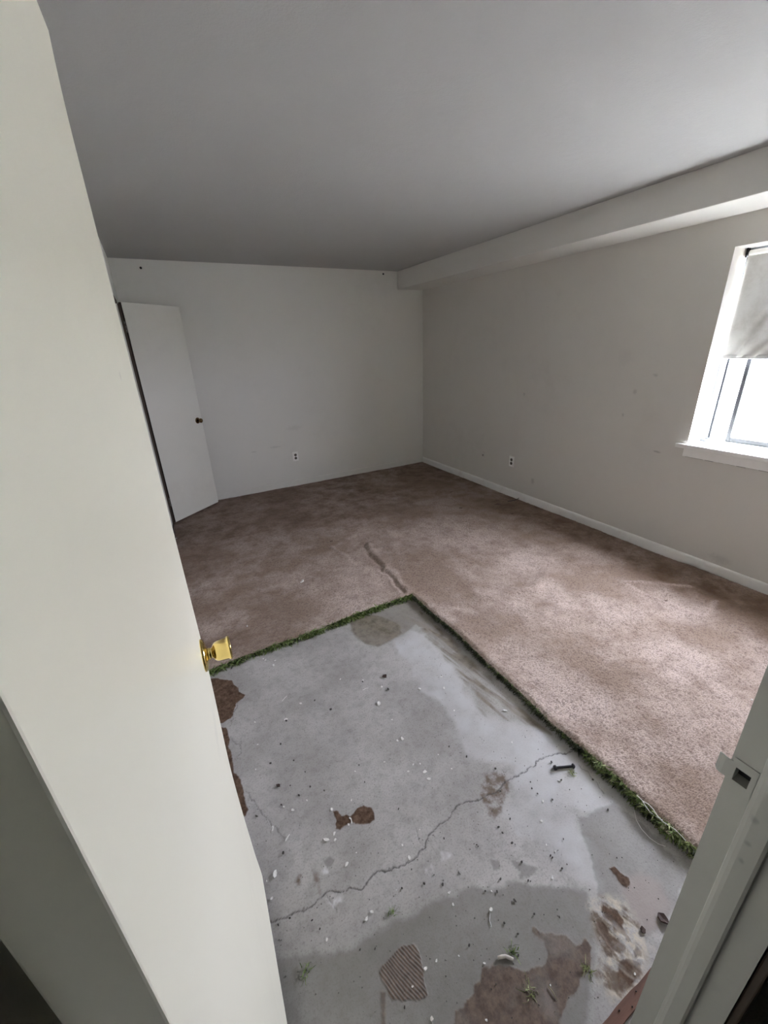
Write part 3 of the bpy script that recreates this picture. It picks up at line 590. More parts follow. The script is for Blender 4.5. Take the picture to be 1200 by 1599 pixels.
# outdoors: pale paving under an overcast sky
b = MB(); b.box((XO, -14, -0.35), (30, 18, -0.30)); struct(b, 'ground', M_outside, 'pale paving outside the window', 'ground')

# ------------------------------------------------------------------ near door frame
fr = tag(empty('trim_2', (JR, 0.085, ZF)), 'painted frame of the doorway in the foreground with a strike plate', 'door frame', kind='structure')
SH = 0.008
SZ0, SZ1, SY0, SY1 = 0.962, 0.988, 0.1145, 0.1335        # latch hole
b = MB()
jam = lambda y0, y1, z0, z1, x0=JR, x1=JR + 0.02: b.prism([(x0, y0), (x1, y0), (x1, y1), (x0, y1)], z0, z1, SH)
jam(0.028, YF, ZF, SZ0); jam(0.028, YF, SZ1, DZ); jam(0.028, SY0, SZ0, SZ1); jam(SY1, YF, SZ0, SZ1); jam(SY0, SY1, SZ0, SZ1, JR + 0.019, JR + 0.02)
b.build('strike_jamb', M_jamb, fr)
b = MB(); jam(SY0, SY1, SZ0, SZ1, JR + 0.0175, JR + 0.0188); b.build('latch_pocket', M_black, fr)
b = MB(); b.prism([(JR, 0.068), (JR - 0.009, 0.069), (JR - 0.0115, 0.073), (JR - 0.012, 0.094), (JR - 0.010, 0.100), (JR - 0.005, 0.1055), (JR, 0.1075)], ZF, DZ, SH)
b.build('door_stop', M_jamb, fr)
b = MB(); b.box((JL - 0.02, 0.028, ZF), (JL, YF - 0.004, DZ)); b.build('hinge_jamb', M_jamb, fr)
b = MB(); b.box((JL, 0.070, ZF), (JL + 0.012, 0.104, DZ)); b.build('door_stop', M_jamb, fr, bevel=0.002)
b = MB(); b.box((JL - 0.02, 0.028, DZ), (JR + 0.02, YF, DZ + 0.02)); b.build('head_jamb', M_jamb, fr)
b = MB(); b.box((JR + 0.008, 0.014, ZF), (JR + 0.065, 0.028, DZ + 0.06)); b.build('hall_casing', M_dark_wood_and_shade, fr, bevel=0.003)
b = MB(); b.box((JL - 0.065, 0.014, ZF), (JL - 0.008, 0.028, DZ + 0.06)); b.build('hall_casing', M_dark_wood_and_shade, fr, bevel=0.003)
# strike plate with its lip past the jamb corner
t = 0.0016; x0 = JR - t; b = MB()
sh = lambda z: SH * (z - 0.55)
zc = 0.975
def plate(y0, y1, z0, z1): b.box((x0, y0 + sh(zc), z0), (JR, y1 + sh(zc), z1))
plate(0.108, SY0, 0.946, 1.004); plate(SY1, 0.139, 0.946, 1.004); plate(SY0, SY1, 0.946, SZ0); plate(SY0, SY1, SZ1, 1.004)
lip = [(0.139, 0.0), (0.148, -0.0004), (0.154, 0.001), (0.1575, 0.004)]
for i in range(3):
    (ya, xa), (yb, xb) = lip[i], lip[i+1]; c0 = 0.0 if i < 2 else 0.003
    b.add([(x0+xa, ya+sh(zc), 0.959), (x0+xb, yb+sh(zc), 0.959+c0), (x0+xb, yb+sh(zc), 0.995-c0), (x0+xa, ya+sh(zc), 0.995),
           (x0+xa+t, ya+sh(zc), 0.959), (x0+xb+t, yb+sh(zc), 0.959+c0), (x0+xb+t, yb+sh(zc), 0.995-c0), (x0+xa+t, ya+sh(zc), 0.995)],
          [(0,1,2,3),(7,6,5,4),(0,4,5,1),(3,2,6,7),(1,5,6,2),(0,3,7,4)])
sp = b.build('strike_plate', M_jamb, fr); sp['label'] = 'painted-over strike plate with an open latch hole'

# ------------------------------------------------------------------ near door, swung open along the left wall
H0, H1 = Vector((-0.0655, 0.150, 0)), Vector((-0.0315, 0.902, 0))      # visible face: hinge side and free edge
dd = (H1 - H0).normalized(); nn = Vector((dd.y, -dd.x, 0)); LW = (H1 - H0).length; DT = 0.035
door = tag(empty('door_1', H0), 'cream painted door standing open at the left with a brass knob', 'door', kind='structure')
def warp(s, z):                                                       # slight bow of the damp door
    return -0.008 * sstep(0.95, 0.50, np.array(z)) * s ** 2 + 0.008 * sstep(0.60, 0.02, np.array(z)) ** 1.5 * s ** 1.5 + 0.003 * sstep(0.17, 0.04, np.array(z)) * s + 0.0035 * max(0.0, (z - 1.9) / 0.13) ** 2 * s
ns, nzz = 14, 80; z0, z1 = 0.040, 2.030; vs = []; fs = []
for side in (0, 1):
    for i in range(ns + 1):
        s = i / ns
        for j in range(nzz + 1):
            z = z0 + (z1 - z0) * j / nzz
            p = H0 + dd * (LW * s) + nn * (float(warp(s, z)) - DT * side)
            vs.append((p.x, p.y, z))
o2 = (ns + 1) * (nzz + 1); q = nzz + 1
for i in range(ns):
    for j in range(nzz):
        a = i * q + j; fs += [(a, a+q, a+q+1, a+1), (o2+a, o2+a+1, o2+a+q+1, o2+a+q)]
for j in range(nzz): fs += [(j, j+1, o2+j+1, o2+j), (ns*q+j, o2+ns*q+j, o2+ns*q+j+1, ns*q+j+1)]
for i in range(ns): fs += [(i*q, o2+i*q, o2+(i+1)*q, (i+1)*q), (i*q+nzz, (i+1)*q+nzz, o2+(i+1)*q+nzz, o2+i*q+nzz)]
b = MB(); b.add(vs, fs); b.build('slab', M_door, door, bevel=0.0015)
kp = H0 + dd * (LW - 0.060) + Vector((0, 0, 0.980))
b = MB(); b.lathe([(0.0, -0.002), (0.036, -0.002), (0.0365, 0.002), (0.034, 0.006), (0.026, 0.009), (0.017, 0.0105), (0.016, 0.0115), (0.0, 0.0115)], kp, nn, 40)
ros = b.build('rosette', M_brass, door); ros['label'] = 'round brass rosette'
b = MB(); b.lathe([(0.0, 0.010), (0.0125, 0.010), (0.0125, 0.015), (0.0110, 0.018), (0.0115, 0.0205), (0.0150, 0.0225), (0.0195, 0.026), (0.0218, 0.031), (0.0232, 0.038), (0.0240, 0.046), (0.0246, 0.052),
                   (0.0248, 0.0535), (0.0262, 0.0545), (0.0268, 0.057), (0.0264, 0.0595), (0.0245, 0.0605), (0.0215, 0.0595), (0.012, 0.0590), (0.0, 0.0590)], kp, nn, 40)
kb = b.build('door_knob', M_brass, door); kb['label'] = 'polished brass tulip knob'
b = MB(); b.lathe([(0.0, 0.0), (0.033, 0.0), (0.031, 0.006), (0.014, 0.010), (0.012, 0.02), (0.024, 0.030), (0.026, 0.045), (0.0, 0.047)], kp - nn * DT, -nn, 32)
b.build('door_knob', M_brass, door)
lp = H0 + dd * LW
b = MB(); b.bar(lp - nn * 0.0175 + Vector((0, 0, 0.951)), lp - nn * 0.0175 + Vector((0, 0, 1.009)), 0.024, 0.0016, dd); b.build('latch_plate', M_brass_old, door)
for zz in (0.25, 1.05, 1.82):
    b = MB(); c = H0 - nn * (DT + 0.004) - dd * 0.004
    b.tube([c + Vector((0, 0, zz - 0.045)), c + Vector((0, 0, zz + 0.045))], 0.006, 12)
    b.bar(H0 - nn * 0.018 - dd * 0.0008 + Vector((0, 0, zz - 0.045)), H0 - nn * 0.018 - dd * 0.0008 + Vector((0, 0, zz + 0.045)), 0.03, 0.0014, dd)
    b.build('hinge', M_hinge, door)

# ------------------------------------------------------------------ closet door and its frame
G0, G1 = Vector((-0.112, 4.405, 0)), Vector((0.3535, 4.797, 0))
d2 = (G1 - G0).normalized(); n2 = Vector((d2.y, -d2.x, 0)); L2 = (G1 - G0).length
cd = tag(empty('door_2', G0), 'pale flush closet door standing ajar in the far left corner', 'door', kind='structure')
b = MB(); A = G0 - n2 * 0.035
b.prism([(G0.x, G0.y), (G1.x, G1.y), (G1.x - n2.x*0.035, G1.y - n2.y*0.035), (A.x, A.y)], 0.022, 2.030); b.build('slab', M_door2, cd, bevel=0.002)
b = MB(); b.bar(G0 - n2 * 0.0175 - d2 * 0.0008 + Vector((0, 0, 0.024)), G0 - n2 * 0.0175 - d2 * 0.0008 + Vector((0, 0, 2.028)), 0.0345, 0.0012, d2); b.build('hinge_edge_shade', M_dark_wood_and_shade, cd)  # added dark strip, paints the shade on the door's hinge edge
k2 = G0 + d2 * (L2 - 0.058) + Vector((0, 0, 0.955))
b = MB(); b.lathe([(0.0, -0.001), (0.031, -0.001), (0.031, 0.003), (0.024, 0.007), (0.012, 0.010), (0.0, 0.010)], k2, n2, 28); b.build('rosette', M_brass_old, cd)
b = MB(); b.lathe([(0.0, 0.008), (0.011, 0.008), (0.010, 0.022), (0.015, 0.028), (0.021, 0.034), (0.024, 0.043), (0.021, 0.052), (0.012, 0.057), (0.0, 0.058)], k2, n2, 28)
o = b.build('door_knob', M_brass_old, cd); o['label'] = 'small round brass knob'
for zz in (0.24, 1.84):
    c = A - d2 * 0.004; b = MB()
    b.tube([c + Vector((0, 0, zz - 0.045)), c + Vector((0, 0, zz + 0.045))], 0.006, 10)
    m_ = A + n2 * 0.017 - d2 * 0.001
    b.bar(m_ + Vector((0, 0, zz - 0.045)), m_ + Vector((0, 0, zz + 0.045)), 0.028, 0.002, d2)
    hg = b.build('hinge', M_hinge, cd)
    for i in range(3):
        for sx in (-0.008, 0.008):
            s = MB(); pz = m_ + n2 * sx - d2 * 0.001 + Vector((0, 0, zz - 0.03 + 0.03 * i)); s.lathe([(0.0035, 0), (0.003, 0.0015)], pz, -d2, 8); s.build('screw', M_plastic, hg)
cf = tag(empty('trim_3', (XL, CY1, 0)), 'narrow painted frame of the closet opening beside its open door', 'door frame', kind='structure')
b = MB(); b.box((XL - 0.115, CY1 - 0.018, ZF), (XL + 0.021, CY1 + 0.03, 2.018)); b.build('jamb', M_dark_wood_and_shade, cf, bevel=0.001)  # coloured dark to stand for the shaded gap beside the door
b = MB(); b.box((XL - 0.012, CY1 - 0.026, ZF), (XL + 0.002, CY1 - 0.0185, CZ)); b.build('stop_bead', M_trim, cf, bevel=0.001)
b = MB(); b.box((XL - 0.115, CY0, ZF), (XL + 0.010, CY0 + 0.018, CZ)); b.build('jamb', M_trim, cf, bevel=0.001)
b = MB(); b.box((XL - 0.115, CY0, 2.018), (XL + 0.004, CY1 + 0.03, CZ)); b.build('head_jamb', M_dark_wood_and_shade, cf, bevel=0.001)

# ------------------------------------------------------------------ beige carpet with the square cut out of it
def cut_x(y): return 1.262 + 0.006 * np.sin(y * 5.0) + 0.004 * np.sin(y * 13.0)
def cut_y(x): return 2.034 + 0.036 * x + 0.005 * np.sin(x * 9.0)
nxh = 166
gx = np.concatenate([np.linspace(XL + 0.008, 1.262, nxh, endpoint=False), np.arange(1.262, W - 0.012, 0.005), [W - 0.012]])
gy = np.concatenate([np.arange(YF + 0.002, 2.034, 0.005), np.arange(2.034, 2.9, 0.005), np.arange(2.9, D - 0.008, 0.009), [D - 0.0075]])
ji = int(np.argmin(abs(gy - 2.034))); gy[ji] = 2.034; ii = nxh
GX, GY = np.meshgrid(gx, gy, indexing='ij')
wx = np.exp(-((GX - 1.262) / 0.10) ** 2); wy = np.exp(-((GY - 2.034) / 0.12) ** 2)
CX = GX + (cut_x(GY) - 1.262) * wx; CYY = GY + (cut_y(np.minimum(GX, 1.35)) - 2.034) * wy
pile = fbm(CX / 0.0085, CYY / 0.0062, 21, 2); pile2 = vnoise(CX / 0.05, CYY / 0.04, 33)
Zp = 0.0055 * (pile - 0.5) + 0.003 * (pile2 - 0.5)
pit = sstep(0.44, 0.24, pile)
Zp += 0.010 * (fbm(CX * 2.2, CYY * 2.2, 9, 3) - 0.5)
rub = np.zeros(CX.shape)
def ridge_line(p, w, h, r=0.0, dx=0.0):
    global Zp, rub
    d = seg_dist(CX + (fbm(CX*9, CYY*9, 51) - .5) * 0.06, CYY + (fbm(CX*9, CYY*9, 52) - .5) * 0.06, p)
    g = np.exp(-(d / w) ** 2); Zp = Zp + h * g; rub = np.maximum(rub, g * r * np.clip(2.4 * fbm(CX * 7, CYY * 7, 55) - 0.6, 0.05, 1))
ridge_line(RIDGE_1, 0.030, 0.011, 0.25); ridge_line([(x - 0.045, y) for x, y in RIDGE_1], 0.022, -0.008)
ridge_line(RIDGE_2, 0.022, 0.007, 0.2); ridge_line(PRINT_L, 0.036, 0.006, 0.9); ridge_line(PRINT_L2, 0.02, 0.004, 0.6)
ridge_line(PRINT_R, 0.018, 0.007, 0.8); ridge_line(WAVE_1, 0.05, 0.014, 0.1); ridge_line(WAVE_2, 0.05, 0.010, 0.1); ridge_line(WAVE_3, 0.05, 0.010, 0.1)
ridge_line(WAVE_4, 0.06, 0.010, 0.1); ridge_line(FARPRINT, 0.03, 0.004, 0.35)
soil = 0.95 * sstep(1.9, 4.4, CYY + 0.35 * (fbm(CX * 2, CYY * 2, 61) - 0.5)) * (0.55 + 0.7 * fbm(CX * 3, CYY * 3, 62))
soil = np.maximum(soil, 0.95 * sstep(2.62, 3.02, CX + 0.25 * (fbm(CX * 3, CYY * 3, 63) - 0.5)) * (0.5 + fbm(CX * 4, CYY * 4, 64)))
soil = np.maximum(soil, 0.75 * sstep(0.95, 0.1, CX + 0.3 * (fbm(CX * 3, CYY * 3, 65) - 0.5)) * fbm(CX * 5, CYY * 5, 66) * 1.4)
soil = np.clip(soil, 0, 1)
stain = np.zeros(CX.shape)
for (mx, my), r in zip(MARK, (0.045, 0.02, 0.022, 0.03, 0.025, 0.016, 0.02)):
    d = np.hypot((CX - mx) / 1.0, (CYY - my) / 0.6) + (fbm(CX * 40, CYY * 40, 71) - 0.5) * r * 1.2
    stain = np.maximum(stain, 0.85 * (1 - sstep(r * 0.6, r, d)))
# edges: the cut edge curls down a little, the wall edges dip under the baseboard
ex = np.where(CYY < cut_y(1.26), np.abs(CX - cut_x(CYY)), 9); ey = np.where(CX < cut_x(CYY), np.abs(CYY - cut_y(CX)), 9)
ed = np.minimum(ex, ey); Zp -= 0.008 * np.exp(-(ed / 0.012) ** 2); Zp += 0.004 * np.exp(-((ed - 0.05) / 0.05) ** 2); Zp += np.where(CYY < 2.06, 0.012, 0) * np.exp(-(ex / 0.06) ** 2)
wl = np.minimum(W - 0.012 - CX, D - 0.006 - CYY)
lift = 0.012 * sstep(0.75, 0.85, CYY) * (1 - sstep(1.30, 1.40, CYY)) * np.exp(-((W - 0.05 - CX) / 0.05) ** 2)
Zp += lift - 0.014 * np.exp(-(wl / 0.012) ** 2)
keep = np.ones((len(gx) - 1, len(gy) - 1), bool); keep[:ii, :ji] = False
cp = grid_mesh('carpet', CX, CYY, Zp, keep, M_carpet, dict(soil=soil, rub=rub, stain=stain, pit=pit))
tag(cp, 'worn beige pile carpet with a square cut away by the doorway', 'carpet')
# thickness of the cut edge: woven backing under the pile
vs = []; fs = []
edge = [(CX[ii, j], CYY[ii, j], Zp[ii, j]) for j in range(ji + 1)] + [(CX[i, ji], CYY[i, ji], Zp[i, ji]) for i in range(ii - 1, -1, -1)]
for (x, y, z) in edge: vs += [(x, y, z), (x, y, -0.012)]
for i in range(len(edge) - 1): fs.append((2*i, 2*i+1, 2*i+3, 2*i+2))
b = MB(); b.add(vs, fs, True); o = b.build('backing_edge', M_backing, cp); o['label'] = 'cut edge of the carpet backing'

# green shag underlay whose torn pile shows along the cut
b = MB()
pts = [(float(cut_x(y)) + 0.022, y) for y in np.linspace(YF + 0.01, 2.085, 60)]
for (xa, ya), (xb, yb) in zip(pts[:-1], pts[1:]):
    b.add([(xa, ya, ZF), (xb, yb, ZF), (xb, yb, -0.012), (xa, ya, -0.012), (xa + 0.1, ya, ZF), (xb + 0.1, yb, ZF), (xb + 0.1, yb, -0.013), (xa + 0.1, ya, -0.013)], [(0,1,2,3),(3,2,6,7),(5,4,7,6)])
pts = [(x, float(cut_y(x)) + 0.006) for x in np.linspace(XL + 0.01, 1.27, 50)]
for (xa, ya), (xb, yb) in zip(pts[:-1], pts[1:]):
    b.add([(xa, ya, ZF), (xb, yb, ZF), (xb, yb, -0.012), (xa, ya, -0.012), (xa, ya + 0.1, ZF), (xb, yb + 0.1, ZF), (xb, yb + 0.1, -0.013), (xa, ya + 0.1, -0.013)], [(0,3,2,1),(3,7,6,2),(4,5,6,7)])
sc_ = b.build('shag_underlay', M_green_base, cp); sc_['label'] = 'torn green shag underlay showing along the cut'
def strand(mb, p, d, L, w, curl, rnd=random):
    """one flat curled yarn"""
    p = Vector(p); d = Vector(d).normalized(); k = 4
    side = d.cross(Vector((rnd.uniform(-1,1), rnd.uniform(-1,1), rnd.uniform(-.3,1)))).normalized()
    bend = Vector((rnd.uniform(-1,1), rnd.uniform(-1,1), rnd.uniform(-1.2,0.6))) * curl
    vs = []; q = p.copy()
    for i in range(k + 1):
        ww = w * (1 - 0.55 * (i / k) ** 2)
        qq = Vector((max(q.x, XL + 0.006), max(q.y, YF + 0.004), max(q.z, ZF + 0.0015)))
        vs += [qq - side * ww / 2, qq + side * ww / 2]
        d = (d + bend / k).normalized(); q = q + d * (L / k)
    mb.add(vs, [(2*i, 2*i+1, 2*i+3, 2*i+2) for i in range(k)], True)
def fringe(n, pos, outward, spread, amount, name, m, lmin, lmax, w, zr=(ZF + 0.003, -0.006)):
    mb = MB()
    for _ in range(n):
        t = random.random()
        if random.random() > amount(t): continue
        p = pos(t); o = Vector(outward); a = random.uniform(-spread, spread)
        d = Vector((o.x * math.cos(a) - o.y * math.sin(a), o.x * math.sin(a) + o.y * math.cos(a), random.uniform(-0.25, 0.55)))
        strand(mb, (p[0] + random.uniform(-.004, .004), p[1] + random.uniform(-.004, .004), random.uniform(*zr)), d, random.uniform(lmin, lmax), w * random.uniform(0.7, 1.3), 1.3)
    o = mb.build(name, m, sc_); o['kind'] = 'stuff'; return o
posA = lambda t: (XL + 0.005 + (1.262 - XL) * t, float(cut_y(XL + (1.262 - XL) * t)) + 0.004)
posB = lambda t: (float(cut_x(0.15 + 1.90 * t)) + 0.004, 0.15 + 1.90 * t)
def clump(t, f, sd): return 0.25 + 0.9 * float(sstep(0.38, 0.62, vnoise(np.array([t * f]), np.array([sd + 0.5]), 5)[0]))
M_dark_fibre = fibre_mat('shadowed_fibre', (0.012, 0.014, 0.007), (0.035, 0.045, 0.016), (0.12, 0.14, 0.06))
fringe(2300, posA, (0, -1, 0), 1.1, lambda t: clump(t, 45, 1), 'far_fringe', M_green, 0.014, 0.058, 0.0065)
fringe(1100, posA, (0, -1, 0), 1.2, lambda t: clump(t, 38, 11), 'pale_fringe', M_green_pale, 0.014, 0.045, 0.0060)
fringe(1000, posA, (0, -1, 0), 1.3, lambda t: clump(t, 30, 7), 'dark_fringe', M_dark_fibre, 0.018, 0.052, 0.0045)
fringe(4200, lambda t: posB(0.20 + 0.80 * t), (-1, 0, 0), 1.0, lambda t: clump(t, 50, 2), 'dark_fringe', M_dark_fibre, 0.014, 0.034, 0.0040, (-0.018, 0.004))
fringe(900, lambda t: posB(0.20 + 0.80 * t), (-1, 0, 0), 1.0, lambda t: clump(t, 40, 4) * (1.0 - 0.6 * t), 'thin_fringe', M_green, 0.010, 0.026, 0.0034, (-0.012, 0.006))
fringe(1500, lambda t: posB(t * 0.28), (-1, 0, 0), 1.2, lambda t: clump(t, 18, 3), 'near_fringe', M_green, 0.016, 0.050, 0.0046, (-0.018, 0.008))
fringe(1100, lambda t: posB(t * 0.28), (-1, 0, 0), 1.2, lambda t: clump(t, 22, 6), 'dark_fringe', M_dark_fibre, 0.018, 0.045, 0.0046, (-0.020, 0.002))
fringe(800, lambda t: posB(t * 0.28), (-1, 0, 0), 1.2, lambda t: clump(t, 20, 9), 'loose_fringe', M_green_pale, 0.018, 0.046, 0.0042, (-0.010, 0.010))

# ------------------------------------------------------------------ wall fittings
def outlet(loc, out, side, label):
    """duplex outlet; out = wall normal, side = horizontal along the wall"""
    loc, out, side = Vector(loc), Vector(out), Vector(side); u = Vector((0, 0, 1))
    e = tag(empty('wall_outlet', loc), label, 'outlet', 'duplex outlets above the baseboards')
    P = lambda a, bb, c: loc + side * a + u * bb + out * c
    def slab(mb, w, h_, t0, t1, cx=0, cz=0, inset=0.0):
        vs = [P(cx + sx * w / 2, cz + sz * h_ / 2, t0) for sx, sz in ((-1,-1),(1,-1),(1,1),(-1,1))] + [P(cx + sx * (w / 2 - inset), cz + sz * (h_ / 2 - inset), t1) for sx, sz in ((-1,-1),(1,-1),(1,1),(-1,1))]
        mb.add(vs, [(0,3,2,1),(4,5,6,7),(0,1,5,4),(1,2,6,5),(2,3,7,6),(3,0,4,7)])
    m = MB(); slab(m, 0.072, 0.118, 0.0, 0.006, inset=0.004); m.build('cover_plate', M_plastic, e, bevel=0.001)
    for cz in (0.020, -0.020):
        m = MB(); m.lathe([(0.0165, 0.004), (0.0165, 0.0075), (0.0155, 0.0082), (0.0, 0.0082)], P(0, cz, 0), out, 20); so_ = m.build('socket', M_socket, e)
        for sx in (-0.006, 0.006):
            m = MB(); slab(m, 0.002, 0.008, 0.0078, 0.0088, sx, cz + 0.002); m.build('slot', M_black, so_)
    m = MB(); m.lathe([(0.0035, 0.005), (0.003, 0.0072)], P(0, 0, 0), out, 10); m.build('screw', M_hinge, e)
    return e
outlet((1.352, D, 0.368), (0, -1, 0), (1, 0, 0), 'ivory duplex outlet on the far wall')
outlet((W, 3.193, 0.382), (-1, 0, 0), (0, 1, 0), 'ivory duplex outlet low on the window wall')
jk = tag(empty('cable_outlet', (W, 3.648, 0.368)), 'small round painted-over cable fitting on the window wall', 'cable fitting')
b = MB(); b.lathe([(0.030, 0.0), (0.030, 0.004), (0.026, 0.007), (0.012, 0.008), (0.0, 0.008)], (W, 3.648, 0.372), (-1, 0, 0), 24); b.build('base', M_wall_r, jk)
b = MB(); b.lathe([(0.010, 0.006), (0.010, 0.018), (0.006, 0.022), (0.0, 0.022)], (W, 3.646, 0.362), (-1, 0, 0), 14); b.build('nozzle', M_hinge, jk)
for (x, z, lab) in ((0.106, 2.368, 'small dark screw left in the far wall above the closet door'), (2.685, 2.405, 'small dark screw left in the far wall near the beam')):
    s = tag(empty('wall_screw', (x, D, z)), lab, 'screw')
    b = MB(); b.lathe([(0.004, -0.01), (0.004, 0.006)], (x, D, z), (0, -1, 0), 8); b.build('shank', M_black, s)
    b = MB(); b.lathe([(0.011, 0.005), (0.010, 0.010), (0.0, 0.012)], (x, D, z), (0, -1, 0), 12); b.build('head', M_black, s)
# thin dark cord coming out at the baseboard
b = MB(); b.tube([(3.075, 3.03, 0.004), (3.11, 3.018, 0.006), (3.15, 3.012, 0.006), (3.20, 3.018, 0.007), (3.236, 3.03, 0.010)], 0.0035, 8)
tag(b.build('cord', M_black), 'short dark cord lying on the carpet below the window wall outlet', 'cord')

# ------------------------------------------------------------------ things lying on the bare concrete
ZG = ZF + 0.0015
def place(o, x, y, z, rz, s=1.0):
    o.location = (x, y, z); o.rotation_euler = (random.uniform(-.12, .12), random.uniform(-.12, .12), rz); o.scale = (s, s, s)
def flake_mesh(name, seed, n, m, thick, curl):
    r = random.Random(seed); mb = MB(); top = []
    for k in range(n):
        a = 2 * math.pi * k / n; q = r.uniform(0.7, 1.15); top.append((math.cos(a) * q, math.sin(a) * q * 0.75, thick + curl * r.uniform(0, 1)))
    bot = [(x, y, z - thick) for x, y, z in top]
    mb.add([(0, 0, thick * 1.2)] + top + bot, [(0, 1 + i, 1 + (i + 1) % n) for i in range(n)] + [(1 + i, 1 + n + i, 1 + n + (i + 1) % n, 1 + (i + 1) % n) for i in range(n)] + [tuple(range(2 * n, n, -1))])
    return mb.build(name, m)
CHIP_LABEL = 'small white paint chip lying on the bare concrete'
CRUMB_LABEL = 'small dark crumb lying on the bare concrete'
def scatter(items, name, base, label, cat, group):
    first = True; k = 0
    for (x, y, r) in items:
        src = base[k % len(base)]; k += 1
        o = src if k <= len(base) else src.copy()
        if k > len(base): C.objects.link(o)
        o.scale = (1, 1, 1); s = max(r, 1) / 1000.0 * (0.72 if cat == 'crumb' else 0.95)
        o.location = (x, y, ZG); o.rotation_euler = (0, 0, random.uniform(0, 6.28)); o.scale = (s * random.uniform(0.9, 1.4), s, s * 0.9)
        tag(o, label, cat, group)
scatter(CHIPS, 'paint_chip', [flake_mesh('paint_chip', 100 + i, 7, M_chip, 0.22, 0.35) for i in range(5)], CHIP_LABEL, 'paint chip', 'white paint chips scattered on the bare concrete')
scatter(CRUMBS, 'crumb', [flake_mesh('crumb', 200 + i, 6, M_crumb, 0.7, 0.5) for i in range(5)], CRUMB_LABEL, 'crumb', 'dark crumbs scattered on the bare concrete')
BIG_CHIPS = {6: 'largest white paint chip in the upper middle of the bare concrete', 13: 'right one of two white chips nearly touching in the middle of the concrete', 14: 'left one of two white chips nearly touching in the middle of the concrete',
    15: 'upper of two white chips left of the dirty brown square on the concrete', 16: 'lower of two white chips left of the dirty brown square on the concrete', 20: 'white chip between the cream door and the fish-shaped brown blot',
    22: 'white chip at the tail of the fish-shaped brown blot', 24: 'largest white chip below the fish-shaped brown blot', 28: 'white chip lying alone above the middle of the long crack',
    29: 'large oval white chip on the concrete close to the cream door edge', 30: 'white chip lying right on the long crack', 5: 'white chip with a dark shadow below the brown patch at the door knob',
    49: 'white chip just below the long crack, left of the slim green tuft', 52: 'white chip near the start of the long crack by the cream door', 61: 'reddish-white speck on the peeling patch next to the tack strip'}
chips_ = [o for o in C.objects if o.get('category') == 'paint chip']
for o in chips_:
    for k, lab in BIG_CHIPS.items():
        if abs(o.location.x - CHIPS[k][0]) < 1e-4 and abs(o.location.y - CHIPS[k][1]) < 1e-4: o['label'] = lab
BIG_CRUMBS = {0: 'dark crumb in the upper left middle of the bare concrete', 1: 'dark crumb right beside the dark curled scrap on the concrete', 18: 'dark crumb below the pair of white smears near the crack', 51: 'large dark crumb between the cream door and the small grey damp spot',
    52: 'dark crumb on the damp area right of the white pebble with the thread'}
for o in [o for o in C.objects if o.get('category') == 'crumb']:
    for k, lab in BIG_CRUMBS.items():
        if k < len(CRUMBS) and abs(o.location.x - CRUMBS[k][0]) < 1e-4 and abs(o.location.y - CRUMBS[k][1]) < 1e-4: o['label'] = lab
# finest grit
mb = MB(); r = random.Random(5)
for _ in range(900):
    x, y = r.uniform(-0.03, 1.22), r.uniform(0.2, 2.0); s = r.uniform(0.0008, 0.0022)
    mb.add([(x - s, y - s, ZG - 0.001), (x + s, y - s * .6, ZG - 0.001), (x, y + s, ZG - 0.001), (x, y, ZG + s)], [(0, 1, 3), (1, 2, 3), (2, 0, 3)])
tag(mb.build('grit', simple('fine_grit', (0.16, 0.15, 0.14), 0.9, 0, 0.6, 300.0)), 'fine grit strewn over the bare concrete', 'grit', kind='stuff')

# black bolt
bl = tag(empty('bolt', (BOLT[0][0], BOLT[0][1], ZG)), 'black bolt lying on the concrete near the carpet edge', 'bolt')
P0, P1 = Vector((*BOLT[0], ZG + 0.006)), Vector((*BOLT[1], ZG + 0.005)); ax = (P1 - P0).normalized()
b = MB(); prof = []
for i in range(26): prof.append((0.0052 if i % 2 else 0.0042, 0.008 + (P1 - P0).length * i / 26.0))
b.lathe(prof, P0, ax, 14); b.build('shank', M_black, bl)
b = MB(); b.lathe([(0.0, -0.002), (0.009, -0.002), (0.010, 0.002), (0.010, 0.008), (0.0, 0.009)], P0, ax, 6); b.build('head', M_black, bl)
b = MB(); b.lathe([(0.0055, 0.0), (0.0095, 0.0), (0.0095, 0.006), (0.0055, 0.006)], P0 + ax * ((P1 - P0).length * 0.95), ax, 6); b.build('nut', M_black, bl)

TUFT_LAB = ('frayed green tuft on the concrete nearest the cream door', 'slim green leaf-like tuft in the middle of the lower concrete', 'looped green tuft beside the black bolt',
            'dark green tuft beside the grubby paper roll', 'pale straw coloured tuft on the big brown patch', 'pale green tuft next to the peeling brown patches')
TUFT_SZ = (0.016, 0.013, 0.016, 0.014, 0.015, 0.016)
for (x, y), lab, sz, i in zip(TUFTS, TUFT_LAB, TUFT_SZ, range(6)):
    mb = MB()
    for _ in range(26):
        a = random.uniform(0, 6.28) if i not in (1, 2) else random.gauss(1.0, 0.5)
        strand(mb, (x + random.gauss(0, sz * .4), y + random.gauss(0, sz * .4), ZG + random.uniform(0.001, 0.006)), (math.cos(a), math.sin(a), random.uniform(-.1, .7)), sz * random.uniform(0.8, 1.7), 0.0024, 2.2)
    tag(mb.build('green_tuft', M_green_pale if i in (2, 4, 5) else M_green), lab, 'carpet tuft', 'green tufts lying on the concrete')
